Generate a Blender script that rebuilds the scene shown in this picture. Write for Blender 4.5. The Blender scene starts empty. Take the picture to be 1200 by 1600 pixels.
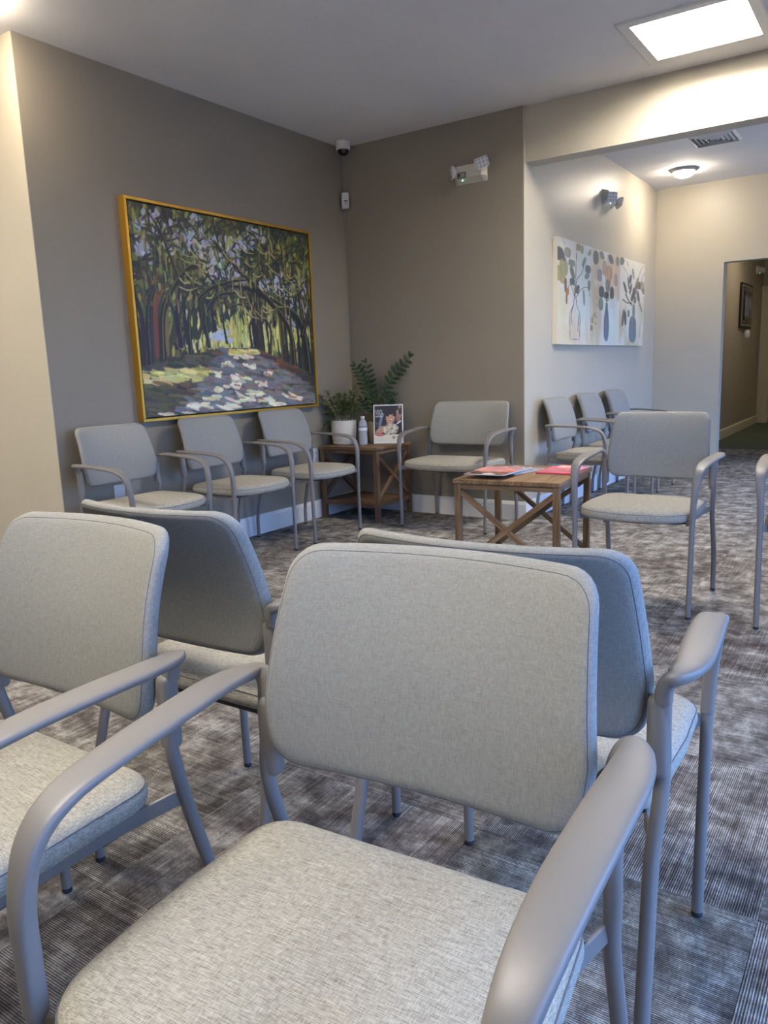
import bpy, bmesh, math, random
import numpy as np
from mathutils import Vector, Matrix

random.seed(7)
rng = np.random.default_rng(11)
SC = bpy.context.scene
COL = SC.collection
PI = math.pi

# ------------------------------------------------------------------ camera
F_PX = 1202.26
YAW, PITCH, ROLL = math.radians(-34.247), math.radians(10.441), math.radians(-2.076)
CAM = Vector((3.669, -4.999, 1.087))
fw = Vector((math.sin(YAW) * math.cos(PITCH), math.cos(YAW) * math.cos(PITCH), -math.sin(PITCH)))
rt = Vector((math.cos(YAW), -math.sin(YAW), 0))
up = rt.cross(fw)
r2 = rt * math.cos(ROLL) + up * math.sin(ROLL)
u2 = up * math.cos(ROLL) - rt * math.sin(ROLL)
cd = bpy.data.cameras.new('camera')
cam = bpy.data.objects.new('camera', cd)
COL.objects.link(cam)
m3 = Matrix((r2, u2, -fw)).transposed()
cam.matrix_world = Matrix.Translation(CAM) @ m3.to_4x4()
cd.sensor_fit = 'HORIZONTAL'
cd.sensor_width = 36.0
cd.lens = 36.0 * F_PX / 1200.0
cd.clip_start = 0.02
SC.camera = cam

# ------------------------------------------------------------------ world, exposure, window portals
W = bpy.data.worlds.new('sky')
SC.world = W
W.use_nodes = True
bgn = W.node_tree.nodes['Background']
bgn.inputs[0].default_value = (0.23, 0.45, 1.0, 1)
bgn.inputs[1].default_value = 7.2
SC.view_settings.view_transform = 'Standard'
SC.view_settings.look = 'None'
SC.view_settings.gamma = 1.0
SC.view_settings.use_curve_mapping = False
SC.view_settings.exposure = 0.42
PANEL_STRENGTH = 60.0
DOME_STRENGTH = 105.0
XR = 4.75           # right-hand wall with the windows
YR = -7.5          # wall behind the camera
H = 2.74
WINDOWS = [(-5.2, -4.4, 0.15, 2.05), (-4.15, -2.35, 0.15, 2.05), (0.4, 3.0, 0.1, 2.05)]
PANELS = [(2.648, -0.505), (2.648, -4.8), (-0.3, -4.2)]
PANEL_R, PANEL_DEPTH = 0.268, 0.11
for (a, b, c, d) in WINDOWS:
    ld = bpy.data.lights.new('window_portal', 'AREA')
    ld.shape = 'RECTANGLE'
    ld.size = d - c
    ld.size_y = b - a
    ld.cycles.is_portal = True
    lo = bpy.data.objects.new('window_portal', ld)
    COL.objects.link(lo)
    lo.location = (XR + 0.02, (a + b) / 2, (c + d) / 2)
    lo.rotation_euler = (0, PI / 2, 0)       # shines towards -x

# ------------------------------------------------------------------ materials
def lin(c):
    c = c / 255.0
    return c / 12.92 if c <= 0.04045 else ((c + 0.055) / 1.055) ** 2.4
def rgb(r, g, b):
    return (lin(r), lin(g), lin(b), 1.0)

MATS = {}
def pm(name, col, rough=0.6, metal=0.0, spec=0.5, coat=0.0):
    m = bpy.data.materials.new(name)
    m.use_nodes = True
    nt = m.node_tree
    b = nt.nodes['Principled BSDF']
    b.inputs['Base Color'].default_value = col
    b.inputs['Roughness'].default_value = rough
    b.inputs['Metallic'].default_value = metal
    b.inputs['Specular IOR Level'].default_value = spec
    if coat:
        b.inputs['Coat Weight'].default_value = coat
    MATS[name] = m
    return m, nt, b
def node(nt, t, **kw):
    n = nt.nodes.new(t)
    for k, v in kw.items():
        setattr(n, k, v)
    return n
def noise(nt, src, scale, detail=2.0, rough=0.5, vec=None):
    if vec is not None:
        mp = node(nt, 'ShaderNodeMapping')
        mp.inputs['Scale'].default_value = vec
        nt.links.new(src, mp.inputs['Vector'])
        src = mp.outputs['Vector']
    n = node(nt, 'ShaderNodeTexNoise')
    n.inputs['Scale'].default_value = scale
    n.inputs['Detail'].default_value = detail
    n.inputs['Roughness'].default_value = rough
    nt.links.new(src, n.inputs['Vector'])
    return n.outputs['Fac']
def ramp(nt, fac, stops):
    r = node(nt, 'ShaderNodeValToRGB')
    e = r.color_ramp.elements
    while len(e) < len(stops):
        e.new(0.5)
    for el, (p, c) in zip(e, stops):
        el.position = p
        el.color = c
    nt.links.new(fac, r.inputs['Fac'])
    return r.outputs['Color']
def math_n(nt, op, a, b):
    n = node(nt, 'ShaderNodeMath', operation=op)
    for i, v in enumerate((a, b)):
        if isinstance(v, (int, float)):
            n.inputs[i].default_value = v
        else:
            nt.links.new(v, n.inputs[i])
    return n.outputs[0]
def bump(nt, b, h, strength, dist):
    n = node(nt, 'ShaderNodeBump')
    n.inputs['Strength'].default_value = strength
    n.inputs['Distance'].default_value = dist
    nt.links.new(h, n.inputs['Height'])
    nt.links.new(n.outputs['Normal'], b.inputs['Normal'])
def coords(nt, kind='Object'):
    return node(nt, 'ShaderNodeTexCoord').outputs[kind]

def wall_mat(name, c, rough=0.55):
    m, nt, b = pm(name, c, rough)
    co = coords(nt)
    n = noise(nt, co, 2.2, 3)
    hi = tuple(min(1, v * 1.03) for v in c[:3]) + (1,)
    lo = tuple(v * 0.97 for v in c[:3]) + (1,)
    nt.links.new(ramp(nt, n, [(0.3, lo), (0.7, hi)]), b.inputs['Base Color'])
    bump(nt, b, noise(nt, co, 140, 2), 0.12, 0.002)
    return m
wall_mat('taupe_paint', rgb(147, 138, 123), 0.6)
wall_mat('greige_paint', rgb(194, 186, 168), 0.42)
wall_mat('ceiling_paint', rgb(234, 232, 230), 0.8)
wall_mat('hall_paint', rgb(176, 166, 146), 0.5)
pm('white_trim', rgb(232, 231, 227), 0.4)
pm('cream_trim', rgb(222, 212, 184), 0.45)
pm('green_carpet', rgb(88, 96, 84), 0.95, spec=0.1)
pm('asphalt', rgb(120, 120, 118), 0.9)
pm('backing', rgb(70, 66, 62), 0.95, spec=0.1)

def fabric(name, c_lo, c_hi, ax):
    # woven cloth: crossing streaks of two thread directions
    m, nt, b = pm(name, c_hi, 0.92, spec=0.15)
    co = coords(nt)
    if ax == 'seat':
        v1, v2 = (60, 1300, 600), (1300, 110, 600)
    else:
        v1, v2 = (90, 90, 1500), (1600, 300, 80)
    n1 = noise(nt, co, 1.0, 2, 0.6, v1)
    n2 = noise(nt, co, 1.0, 2, 0.6, v2)
    w1, w2 = (0.6, 0.4) if ax == 'seat' else (0.4, 0.6)
    s = math_n(nt, 'ADD', math_n(nt, 'MULTIPLY', n1, w1), math_n(nt, 'MULTIPLY', n2, w2))
    nt.links.new(ramp(nt, s, [(0.36, c_lo), (0.62, c_hi)]), b.inputs['Base Color'])
    bump(nt, b, s, 0.35, 0.0012)
    return m
fabric('seat_fabric', rgb(120, 114, 101), rgb(188, 184, 172), 'seat')
fabric('back_fabric', rgb(131, 130, 125), rgb(159, 158, 153), 'back')
pm('seam_thread', rgb(104, 106, 114), 0.9, spec=0.1)
m, nt, b = pm('frame_paint', rgb(126, 122, 119), 0.48, 0.1)
bump(nt, b, noise(nt, coords(nt), 900, 1), 0.06, 0.001)
pm('black_plastic', rgb(26, 26, 28), 0.5)
pm('glide_rubber', rgb(48, 48, 52), 0.7)

def wood(name, c1, c2, c3):
    m, nt, b = pm(name, c2, 0.55, spec=0.3)
    tc = node(nt, 'ShaderNodeTexCoord')
    oi = node(nt, 'ShaderNodeObjectInfo')
    add = node(nt, 'ShaderNodeVectorMath', operation='ADD')
    sc = node(nt, 'ShaderNodeVectorMath', operation='SCALE')
    cb = node(nt, 'ShaderNodeCombineXYZ')
    nt.links.new(oi.outputs['Random'], cb.inputs[0])
    nt.links.new(oi.outputs['Random'], cb.inputs[1])
    nt.links.new(oi.outputs['Random'], cb.inputs[2])
    nt.links.new(cb.outputs[0], sc.inputs[0])
    sc.inputs['Scale'].default_value = 37.0
    nt.links.new(tc.outputs['Object'], add.inputs[0])
    nt.links.new(sc.outputs[0], add.inputs[1])
    g = noise(nt, add.outputs[0], 1.0, 5, 0.65, (4, 95, 95))
    g2 = noise(nt, add.outputs[0], 1.0, 2, 0.5, (2.0, 11, 11))
    s = math_n(nt, 'ADD', math_n(nt, 'MULTIPLY', g, 0.65), math_n(nt, 'MULTIPLY', g2, 0.35))
    nt.links.new(ramp(nt, s, [(0.33, c1), (0.5, c2), (0.66, c3)]), b.inputs['Base Color'])
    bump(nt, b, g, 0.25, 0.001)
    return m
wood('acacia_wood', rgb(80, 60, 41), rgb(128, 101, 72), rgb(162, 133, 99))
wood('dark_wood', rgb(72, 54, 40), rgb(116, 90, 66), rgb(146, 116, 86))

def carpet(name):
    m, nt, b = pm(name, rgb(120, 112, 106), 0.96, spec=0.08)
    tc = node(nt, 'ShaderNodeTexCoord')
    geo = node(nt, 'ShaderNodeNewGeometry')
    oi = node(nt, 'ShaderNodeObjectInfo')
    obj = tc.outputs['Object']
    pos = geo.outputs['Position']
    off = node(nt, 'ShaderNodeCombineXYZ')
    nt.links.new(math_n(nt, 'MULTIPLY', oi.outputs['Random'], 53.0), off.inputs[0])
    nt.links.new(math_n(nt, 'MULTIPLY', oi.outputs['Random'], 91.0), off.inputs[1])
    ov = node(nt, 'ShaderNodeVectorMath', operation='ADD')
    nt.links.new(obj, ov.inputs[0])
    nt.links.new(off.outputs[0], ov.inputs[1])
    o2 = ov.outputs[0]
    blot = noise(nt, o2, 1.0, 6, 0.70, (9, 12, 1))        # ragged blotches
    big = noise(nt, pos, 1.3, 2, 0.5)
    rag = noise(nt, o2, 1.0, 3, 0.75, (240, 160, 1))
    strand = noise(nt, o2, 1.0, 2, 0.6, (150, 5, 1))      # yarn ends along the rib
    wv = node(nt, 'ShaderNodeTexWave', wave_type='BANDS', bands_direction='X')
    wv.inputs['Scale'].default_value = 66.0
    wv.inputs['Distortion'].default_value = 0.6
    wv.inputs['Detail Scale'].default_value = 4.0
    nt.links.new(obj, wv.inputs['Vector'])
    rib = wv.outputs['Fac']
    s = math_n(nt, 'ADD', math_n(nt, 'MULTIPLY', blot, 0.80), math_n(nt, 'MULTIPLY', big, 0.20))
    s = math_n(nt, 'ADD', s, math_n(nt, 'MULTIPLY', math_n(nt, 'SUBTRACT', rag, 0.5), 0.20))
    s = math_n(nt, 'ADD', s, math_n(nt, 'MULTIPLY', math_n(nt, 'SUBTRACT', strand, 0.5), 0.32))
    s = math_n(nt, 'ADD', s, math_n(nt, 'MULTIPLY', math_n(nt, 'SUBTRACT', rib, 0.5), 0.19))
    colr = ramp(nt, s, [(0.30, rgb(62, 56, 53)), (0.45, rgb(104, 97, 91)), (0.55, rgb(142, 136, 128)), (0.68, rgb(206, 201, 191))])
    nt.links.new(colr, b.inputs['Base Color'])
    hh = math_n(nt, 'ADD', math_n(nt, 'MULTIPLY', rib, 0.7), math_n(nt, 'MULTIPLY', rag, 0.5))
    bump(nt, b, hh, 0.7, 0.003)
    return m
carpet('carpet')

m, nt, b = pm('gold_frame', rgb(196, 150, 52), 0.38, 0.55)
bump(nt, b, noise(nt, coords(nt), 1.0, 3, 0.6, (30, 30, 300)), 0.15, 0.001)
pm('dark_liner', rgb(30, 26, 22), 0.7)
def paint_mat(name, rough):
    m, nt, b = pm(name, (1, 1, 1, 1), rough)
    a = node(nt, 'ShaderNodeVertexColor')
    a.layer_name = 'paint'
    nt.links.new(a.outputs['Color'], b.inputs['Base Color'])
    bump(nt, b, noise(nt, coords(nt), 180, 2), 0.15, 0.001)
paint_mat('oil_paint', 0.5)
paint_mat('printed_paper', 0.35)
pm('canvas_edge', rgb(226, 218, 198), 0.8)
pm('white_plastic', rgb(226, 224, 218), 0.4)
pm('cream_plastic', rgb(222, 216, 200), 0.45)
pm('dome_black', rgb(14, 14, 18), 0.08, spec=0.8)
pm('lens_clear', rgb(214, 216, 232), 0.15, spec=0.9)
pm('led_cell', rgb(186, 188, 200), 0.2, spec=0.8)
pm('label_dark', rgb(36, 34, 34), 0.5)
pm('label_grey', rgb(176, 170, 158), 0.5)
pm('socket_dark', rgb(40, 38, 36), 0.6)
pm('ceramic_white', rgb(224, 218, 204), 0.55)
pm('ceramic_tan', rgb(186, 170, 138), 0.6)
pm('soil', rgb(46, 36, 28), 0.95)
m, nt, b = pm('zz_leaf', rgb(38, 66, 34), 0.55, spec=0.35)
nt.links.new(ramp(nt, noise(nt, coords(nt), 14, 2), [(0.3, rgb(34, 50, 28)), (0.7, rgb(54, 76, 42))]), b.inputs['Base Color'])
pm('zz_stem', rgb(48, 70, 40), 0.5)
m, nt, b = pm('small_leaf', rgb(84, 112, 48), 0.5)
nt.links.new(ramp(nt, noise(nt, coords(nt), 45, 2), [(0.3, rgb(66, 98, 40)), (0.55, rgb(108, 136, 58)), (0.75, rgb(158, 150, 76))]), b.inputs['Base Color'])
pm('small_stem', rgb(120, 100, 60), 0.7)
m, nt, b = pm('clear_plastic', rgb(236, 240, 244), 0.08)
b.inputs['Transmission Weight'].default_value = 0.55
b.inputs['IOR'].default_value = 1.3
pm('bottle_label', rgb(236, 236, 238), 0.4)
pm('bottle_stripe', rgb(40, 52, 96), 0.4)
pm('paper_white', rgb(238, 236, 230), 0.5)
pm('paper_grey', rgb(150, 150, 152), 0.5)
pm('pink_cover', rgb(206, 84, 104), 0.35)
pm('text_white', rgb(240, 240, 240), 0.5)
pm('screen_black', rgb(22, 20, 20), 0.15, spec=0.6)
pm('metal_grey', rgb(176, 176, 176), 0.4, 0.3)
pm('vent_dark', rgb(160, 160, 158), 0.8)
pm('cable_taupe', rgb(168, 162, 150), 0.6)
def emit(name, c, s):
    m = bpy.data.materials.new(name)
    m.use_nodes = True
    nt = m.node_tree
    b = nt.nodes['Principled BSDF']
    b.inputs['Base Color'].default_value = (0.8, 0.8, 0.8, 1)
    b.inputs['Emission Color'].default_value = c
    b.inputs['Emission Strength'].default_value = s
    MATS[name] = m
emit('panel_light', (1.0, 0.92, 0.82, 1), PANEL_STRENGTH)
emit('dome_light', (1.0, 0.86, 0.68, 1), DOME_STRENGTH)
emit('green_led', (0.3, 1.0, 0.5, 1), 6.0)

# ------------------------------------------------------------------ mesh helpers
def link(name, me, mat=None, parent=None, loc=None, rot=None):
    o = bpy.data.objects.new(name, me)
    COL.objects.link(o)
    if mat:
        me.materials.append(MATS[mat]) if not me.materials else None
    if parent is not None:
        o.parent = parent
    if loc is not None:
        o.location = loc
    if rot is not None:
        o.rotation_euler = rot
    return o
def from_py(name, verts, faces, mat=None, parent=None, smooth=False, loc=None, rot=None):
    me = bpy.data.meshes.new(name)
    me.from_pydata([tuple(v) for v in verts], [], faces)
    if smooth:
        me.polygons.foreach_set('use_smooth', [True] * len(me.polygons))
    me.update()
    return link(name, me, mat, parent, loc, rot)
def empty(name, loc=(0, 0, 0), rz=0.0):
    o = bpy.data.objects.new(name, None)
    COL.objects.link(o)
    o.location = loc
    o.rotation_euler = (0, 0, rz)
    o.empty_display_size = 0.1
    return o
def tag(o, label, cat, group=None):
    o['label'] = label
    o['category'] = cat
    if group:
        o['group'] = group
    return o
def bm_obj(name, bm, mat, parent=None, smooth=False, loc=None, rot=None):
    bmesh.ops.recalc_face_normals(bm, faces=bm.faces)
    me = bpy.data.meshes.new(name)
    bm.to_mesh(me)
    bm.free()
    if smooth:
        me.polygons.foreach_set('use_smooth', [True] * len(me.polygons))
    return link(name, me, mat, parent, loc, rot)
def bm_box(bm, lo, hi, mtx=None):
    c = [(lo[i] + hi[i]) / 2 for i in range(3)]
    s = [hi[i] - lo[i] for i in range(3)]
    M = Matrix.Translation(c) @ Matrix.Diagonal((s[0], s[1], s[2], 1))
    if mtx is not None:
        M = mtx @ M
    return bmesh.ops.create_cube(bm, size=1.0, matrix=M)['verts']
def box(name, lo, hi, mat, parent=None, bev=0.0, seg=2, loc=None, rot=None):
    bm = bmesh.new()
    bm_box(bm, lo, hi)
    if bev > 0:
        bmesh.ops.bevel(bm, geom=list(bm.edges), offset=bev, segments=seg, affect='EDGES', profile=0.5)
    return bm_obj(name, bm, mat, parent, False, loc, rot)
def boxc(name, size, mat, parent=None, bev=0.0, loc=(0, 0, 0), rot=(0, 0, 0), seg=2):
    h = [s / 2 for s in size]
    return box(name, [-v for v in h], h, mat, parent, bev, seg, loc, rot)
def struct(o):
    o['kind'] = 'structure'
    return o

def catmull(P, sub):
    P = [np.asarray(p, float) for p in P]
    Q = [2 * P[0] - P[1]] + P + [2 * P[-1] - P[-2]]
    out = []
    for i in range(1, len(Q) - 2):
        p0, p1, p2, p3 = Q[i - 1], Q[i], Q[i + 1], Q[i + 2]
        for k in range(sub):
            t = k / sub
            out.append(0.5 * ((2 * p1) + (-p0 + p2) * t + (2 * p0 - 5 * p1 + 4 * p2 - p3) * t * t + (-p0 + 3 * p1 - 3 * p2 + p3) * t ** 3))
    out.append(P[-1])
    return np.array(out)
def sweep(pts, nrm, wid, thk, sub=5, nseg=12, expo=2.0, closed=False):
    if sub > 1:
        D = np.hstack([np.asarray(pts, float), np.asarray(nrm, float), np.asarray(wid, float)[:, None], np.asarray(thk, float)[:, None]])
        D = catmull(D, sub)
        P, N, Wd, T = D[:, :3], D[:, 3:6], D[:, 6], D[:, 7]
    else:
        P, N, Wd, T = np.asarray(pts, float), np.asarray(nrm, float), np.asarray(wid, float), np.asarray(thk, float)
    n = len(P)
    if closed:
        tan = np.roll(P, -1, 0) - np.roll(P, 1, 0)
    else:
        tan = np.gradient(P, axis=0)
    tan /= np.linalg.norm(tan, axis=1)[:, None]
    Wv = np.cross(tan, N)
    Wv /= np.linalg.norm(Wv, axis=1)[:, None]
    Nv = np.cross(Wv, tan)
    verts = []
    for i in range(n):
        for k in range(nseg):
            a = 2 * PI * k / nseg
            c, s = math.cos(a), math.sin(a)
            c = math.copysign(abs(c) ** (2 / expo), c)
            s = math.copysign(abs(s) ** (2 / expo), s)
            verts.append(P[i] + Wv[i] * c * Wd[i] / 2 + Nv[i] * s * T[i] / 2)
    faces = []
    for i in range(n if closed else n - 1):
        j = (i + 1) % n
        for k in range(nseg):
            l = (k + 1) % nseg
            faces.append((i * nseg + k, i * nseg + l, j * nseg + l, j * nseg + k))
    if not closed:
        faces.append(tuple(range(nseg - 1, -1, -1)))
        faces.append(tuple((n - 1) * nseg + k for k in range(nseg)))
    return verts, faces
def fix_smooth(me, angle=0.9):
    # smooth shading with hard edges kept sharp
    bm = bmesh.new()
    bm.from_mesh(me)
    bmesh.ops.recalc_face_normals(bm, faces=bm.faces)
    for f in bm.faces:
        f.smooth = True
    for e in bm.edges:
        if len(e.link_faces) == 2 and e.calc_face_angle(0) > angle:
            e.smooth = False
    bm.to_mesh(me)
    bm.free()
def tube(name, pts, r, mat, parent=None, sub=5, nseg=10, nrm=(1, 0.01, 0.02)):
    v, f = sweep(pts, [nrm] * len(pts), [2 * r] * len(pts), [2 * r] * len(pts), sub, nseg)
    o = from_py(name, v, f, mat, parent, True)
    fix_smooth(o.data)
    return o
def lathe(name, prof, mat, parent=None, n=28, loc=None, rot=None, ang=0.8):
    verts, faces = [], []
    for (r, z) in prof:
        for k in range(n):
            a = 2 * PI * k / n
            verts.append((r * math.cos(a), r * math.sin(a), z))
    for i in range(len(prof) - 1):
        for k in range(n):
            l = (k + 1) % n
            faces.append((i * n + k, i * n + l, (i + 1) * n + l, (i + 1) * n + k))
    faces.append(tuple(range(n - 1, -1, -1)))
    faces.append(tuple((len(prof) - 1) * n + k for k in range(n)))
    o = from_py(name, verts, faces, mat, parent, True, loc, rot)
    fix_smooth(o.data, ang)
    return o
def rounded_loop(corners, radii, N):
    # closed outline with rounded corners, resampled evenly (corners counter-clockwise)
    C = [np.asarray(c, float) for c in corners]
    pts = []
    n = len(C)
    for i in range(n):
        p, a, c = C[i], C[i - 1], C[(i + 1) % n]
        d1 = (a - p) / np.linalg.norm(a - p)
        d2 = (c - p) / np.linalg.norm(c - p)
        ang = math.acos(max(-1, min(1, d1 @ d2)))
        L = radii[i] / math.tan(ang / 2)
        s, e = p + d1 * L, p + d2 * L
        for k in range(13):
            t = k / 12
            pts.append((1 - t) ** 2 * s + 2 * t * (1 - t) * (0.25 * p + 0.75 * (p + (0.5 * (s + e) - p) * 0.18)) + t * t * e)
    pts = np.array(pts)
    q = np.vstack([pts, pts[:1]])
    d = np.concatenate([[0], np.cumsum(np.linalg.norm(np.diff(q, axis=0), axis=1))])
    u = np.linspace(0, d[-1], N, endpoint=False)
    return np.stack([np.interp(u, d, q[:, 0]), np.interp(u, d, q[:, 1])], 1)
def copy_tree(root):
    def rec(o, par):
        c = o.copy()
        COL.objects.link(c)
        if par is not None:
            c.parent = par
            c.matrix_parent_inverse = o.matrix_parent_inverse.copy()
        for ch in list(o.children):
            rec(ch, c)
        return c
    return rec(root, None)
def raster(name, img, size, mat, parent=None, loc=None, rot=None):
    # coloured grid facing -Y, x to the right, z up, origin at the centre; img rows run top to bottom, linear rgb
    h, w = img.shape[:2]
    xs = np.linspace(-size[0] / 2, size[0] / 2, w)
    zs = np.linspace(size[1] / 2, -size[1] / 2, h)
    X, Z = np.meshgrid(xs, zs)
    V = np.stack([X.ravel(), np.zeros(w * h), Z.ravel()], 1)
    idx = np.arange(w * h).reshape(h, w)
    Fq = np.stack([idx[1:, :-1].ravel(), idx[1:, 1:].ravel(), idx[:-1, 1:].ravel(), idx[:-1, :-1].ravel()], 1)
    me = bpy.data.meshes.new(name)
    me.vertices.add(len(V))
    me.vertices.foreach_set('co', V.ravel())
    me.loops.add(Fq.size)
    me.loops.foreach_set('vertex_index', Fq.ravel().astype(np.int32))
    me.polygons.add(len(Fq))
    me.polygons.foreach_set('loop_start', np.arange(0, Fq.size, 4, dtype=np.int32))
    me.update()
    me.validate()
    at = me.color_attributes.new('paint', 'FLOAT_COLOR', 'POINT')
    at.data.foreach_set('color', np.concatenate([img.reshape(-1, 3), np.ones((w * h, 1))], 1).astype(np.float32).ravel())
    return link(name, me, mat, parent, loc, rot)
def tolin(img):
    c = np.clip(img, 0, 255) / 255.0
    return np.where(c <= 0.04045, c / 12.92, ((c + 0.055) / 1.055) ** 2.4)

# ------------------------------------------------------------------ the shell
X_W, Y0, Y_A, X_H, H_H = 1.475, -2.624, 3.225, 2.118, 1.99
struct(box('wall_left', (-0.12, Y0 + 0.004, 0), (0, 0.12, H), 'taupe_paint'))
struct(box('wall_left_return', (-1.8, Y0, 0), (-0.0005, Y0 + 0.004, H), 'greige_paint'))
struct(box('wall_left_far', (-1.92, YR, 0), (-1.8, Y0 + 0.2, H), 'greige_paint'))
struct(box('wall_back', (-0.12, 0, 0), (X_W - 0.006, 0.12, H), 'taupe_paint'))
struct(box('wall_alcove_left', (X_W - 0.1, 0.0008, 0), (X_W, Y_A + 0.05, H), 'greige_paint'))
struct(box('trim_beam', (X_W, 0.025, 2.396), (XR, 0.165, H), 'greige_paint'))
struct(box('wall_alcove_back', (X_W, Y_A, 0), (X_H, Y_A + 0.13, H), 'greige_paint'))
struct(box('wall_alcove_lintel', (X_H, Y_A, H_H), (3.6, Y_A + 0.13, H), 'greige_paint'))
struct(box('wall_alcove_right', (3.6, Y_A, 0), (XR, Y_A + 0.13, H), 'greige_paint'))
struct(box('wall_hall_left', (1.5, Y_A + 0.13, 0), (1.6, 13.0, H), 'hall_paint'))
struct(box('wall_hall_right', (3.6, Y_A + 0.13, 0), (3.7, 13.0, H), 'hall_paint'))
struct(box('wall_hall_end', (1.5, 13.0, 0), (3.7, 13.1, H), 'hall_paint'))
struct(box('wall_hall_header', (1.6, 9.2, 2.13), (3.6, 9.3, H), 'hall_paint'))
struct(box('wall_rear', (-1.92, YR - 0.12, 0), (XR + 0.12, YR, H), 'greige_paint'))
# ceiling slab with openings for the recessed light panels
bm = bmesh.new()
cxs = sorted({-1.92, XR + 0.12} | {x + k * PANEL_R for x, y in PANELS for k in (-1, 1)})
cys = sorted({YR - 0.12, 13.1} | {y + k * PANEL_R for x, y in PANELS for k in (-1, 1)})
for x0, x1 in zip(cxs, cxs[1:]):
    for y0, y1 in zip(cys, cys[1:]):
        if any(abs((x0 + x1) / 2 - x) < PANEL_R and abs((y0 + y1) / 2 - y) < PANEL_R for x, y in PANELS):
            continue
        bm_box(bm, (x0, y0, H), (x1, y1, H + 0.13))
struct(bm_obj('ceiling', bm, 'ceiling_paint'))
# right wall, built around its window openings
ys = [YR]
for k, (a, b_, c, d) in enumerate(WINDOWS):
    struct(box('wall_right_pier', (XR, ys[-1], 0), (XR + 0.12, a, H), 'greige_paint'))
    struct(box('wall_right_sill', (XR, a, 0), (XR + 0.12, b_, c), 'greige_paint'))
    struct(box('wall_right_head', (XR, a, d), (XR + 0.12, b_, H), 'greige_paint'))
    bm = bmesh.new()
    t = 0.05
    for lo, hi in (((XR + 0.03, a, c), (XR + 0.09, a + t, d)), ((XR + 0.03, b_ - t, c), (XR + 0.09, b_, d)),
                   ((XR + 0.03, a + t, c), (XR + 0.09, b_ - t, c + t)), ((XR + 0.03, a + t, d - t), (XR + 0.09, b_ - t, d)),
                   ((XR + 0.04, (a + b_) / 2 - 0.02, c + t), (XR + 0.08, (a + b_) / 2 + 0.02, d - t))):
        bm_box(bm, lo, hi)
    struct(bm_obj('window_%d' % (k + 1), bm, 'white_trim'))
    ys.append(b_)
struct(box('wall_right_pier', (XR, ys[-1], 0), (XR + 0.12, Y_A + 0.13, H), 'greige_paint'))

struct(box('ground', (XR + 0.13, -40, -0.25), (60, 40, -0.15), 'asphalt'))
# floor slab and carpet tiles (0.61 m squares laid quarter-turned)
floor = struct(box('floor', (-1.92, YR - 0.12, -0.1), (XR + 0.12, 5.07, -0.007), 'backing'))
struct(box('floor_hall', (1.5, 5.07, -0.1), (3.7, 13.0, 0.0), 'green_carpet'))
T = 0.61
bm = bmesh.new()
bm_box(bm, (-T / 2 + 0.0002, -T / 2 + 0.0002, -0.007), (T / 2 - 0.0002, T / 2 - 0.0002, 0.0))
bmesh.ops.bevel(bm, geom=[e for e in bm.edges if all(v.co.z > -0.001 for v in e.verts)], offset=0.0006, segments=1, affect='EDGES')
tile_me = None
near, rest = [], []
for i in range(-10, 8):
    for j in range(-8, 16):
        cx, cy = 3.5 + T * (i - 0.5), -3.5 + T * (j - 0.5)
        if cx + T / 2 < -1.7 or cx - T / 2 > XR or cy - T / 2 < YR or cy + T / 2 > 5.09:
            continue
        if cx - T / 2 < -0.02 - T / 2 and cy > Y0 + T / 2:
            continue
        if cy > 0.2 and cx + T / 2 < X_W - 0.05:
            continue
        if cy > Y_A + 0.3 and (cx + T / 2 < 1.55 or cx - T / 2 > 3.6):
            continue
        near.append(((Vector((cx, cy, 0)) - CAM).length, i, j, cx, cy))
near.sort()
for n_, (d_, i, j, cx, cy) in enumerate(near):
    if tile_me is None:
        o = bm_obj('carpet_tile', bm, 'carpet', floor)
        tile_me = o.data
    else:
        o = link('carpet_tile', tile_me, None, floor)
    o.location = (cx, cy, 0)
    if (i, j) in ((0, 0), ):
        q = 1
    elif (i, j) in ((1, 0), (0, 1)):
        q = 0
    elif (i, j) == (0, 2):
        q = 1
    else:
        q = (i + j + 1) % 2
    o.rotation_euler = (0, 0, q * PI / 2 + (PI if random.random() < 0.5 else 0))

# baseboards: board with a rounded top
def baseboard(name, p, q, nrm, h=0.135, t=0.016, mat='white_trim'):
    p, q, nrm = Vector(p), Vector(q), Vector(nrm)
    prof = [(0, 0), (t, 0), (t, h - 0.022), (t * 0.72, h - 0.01), (t * 0.55, h - 0.002), (0.003, h), (0, h)]
    verts, faces = [], []
    for e in (p, q):
        for (a, z) in prof:
            verts.append((e.x + nrm.x * a, e.y + nrm.y * a, z))
    n = len(prof)
    for k in range(n):
        l = (k + 1) % n
        faces.append((k, l, n + l, n + k))
    faces += [tuple(range(n - 1, -1, -1)), tuple(range(n, 2 * n))]
    o = from_py(name, verts, faces, mat)
    bm = bmesh.new(); bm.from_mesh(o.data); bmesh.ops.recalc_face_normals(bm, faces=bm.faces); bm.to_mesh(o.data); bm.free()
    return struct(o)
baseboard('baseboard_left', (0, Y0, 0), (0, -0.016, 0), (1, 0, 0))
baseboard('baseboard_return', (-1.8, Y0, 0), (0.016, Y0, 0), (0, -1, 0))
baseboard('baseboard_back', (0.0, 0, 0), (X_W + 0.016, 0, 0), (0, -1, 0))
baseboard('baseboard_alcove_left', (X_W, 0.0, 0), (X_W, Y_A - 0.016, 0), (1, 0, 0))
baseboard('baseboard_alcove_back', (X_W, Y_A, 0), (X_H + 0.012, Y_A, 0), (0, -1, 0))
baseboard('baseboard_hall_left', (1.6, Y_A + 0.13, 0), (1.6, 9.19, 0), (1, 0, 0), 0.13, 0.016, 'cream_trim')
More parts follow.
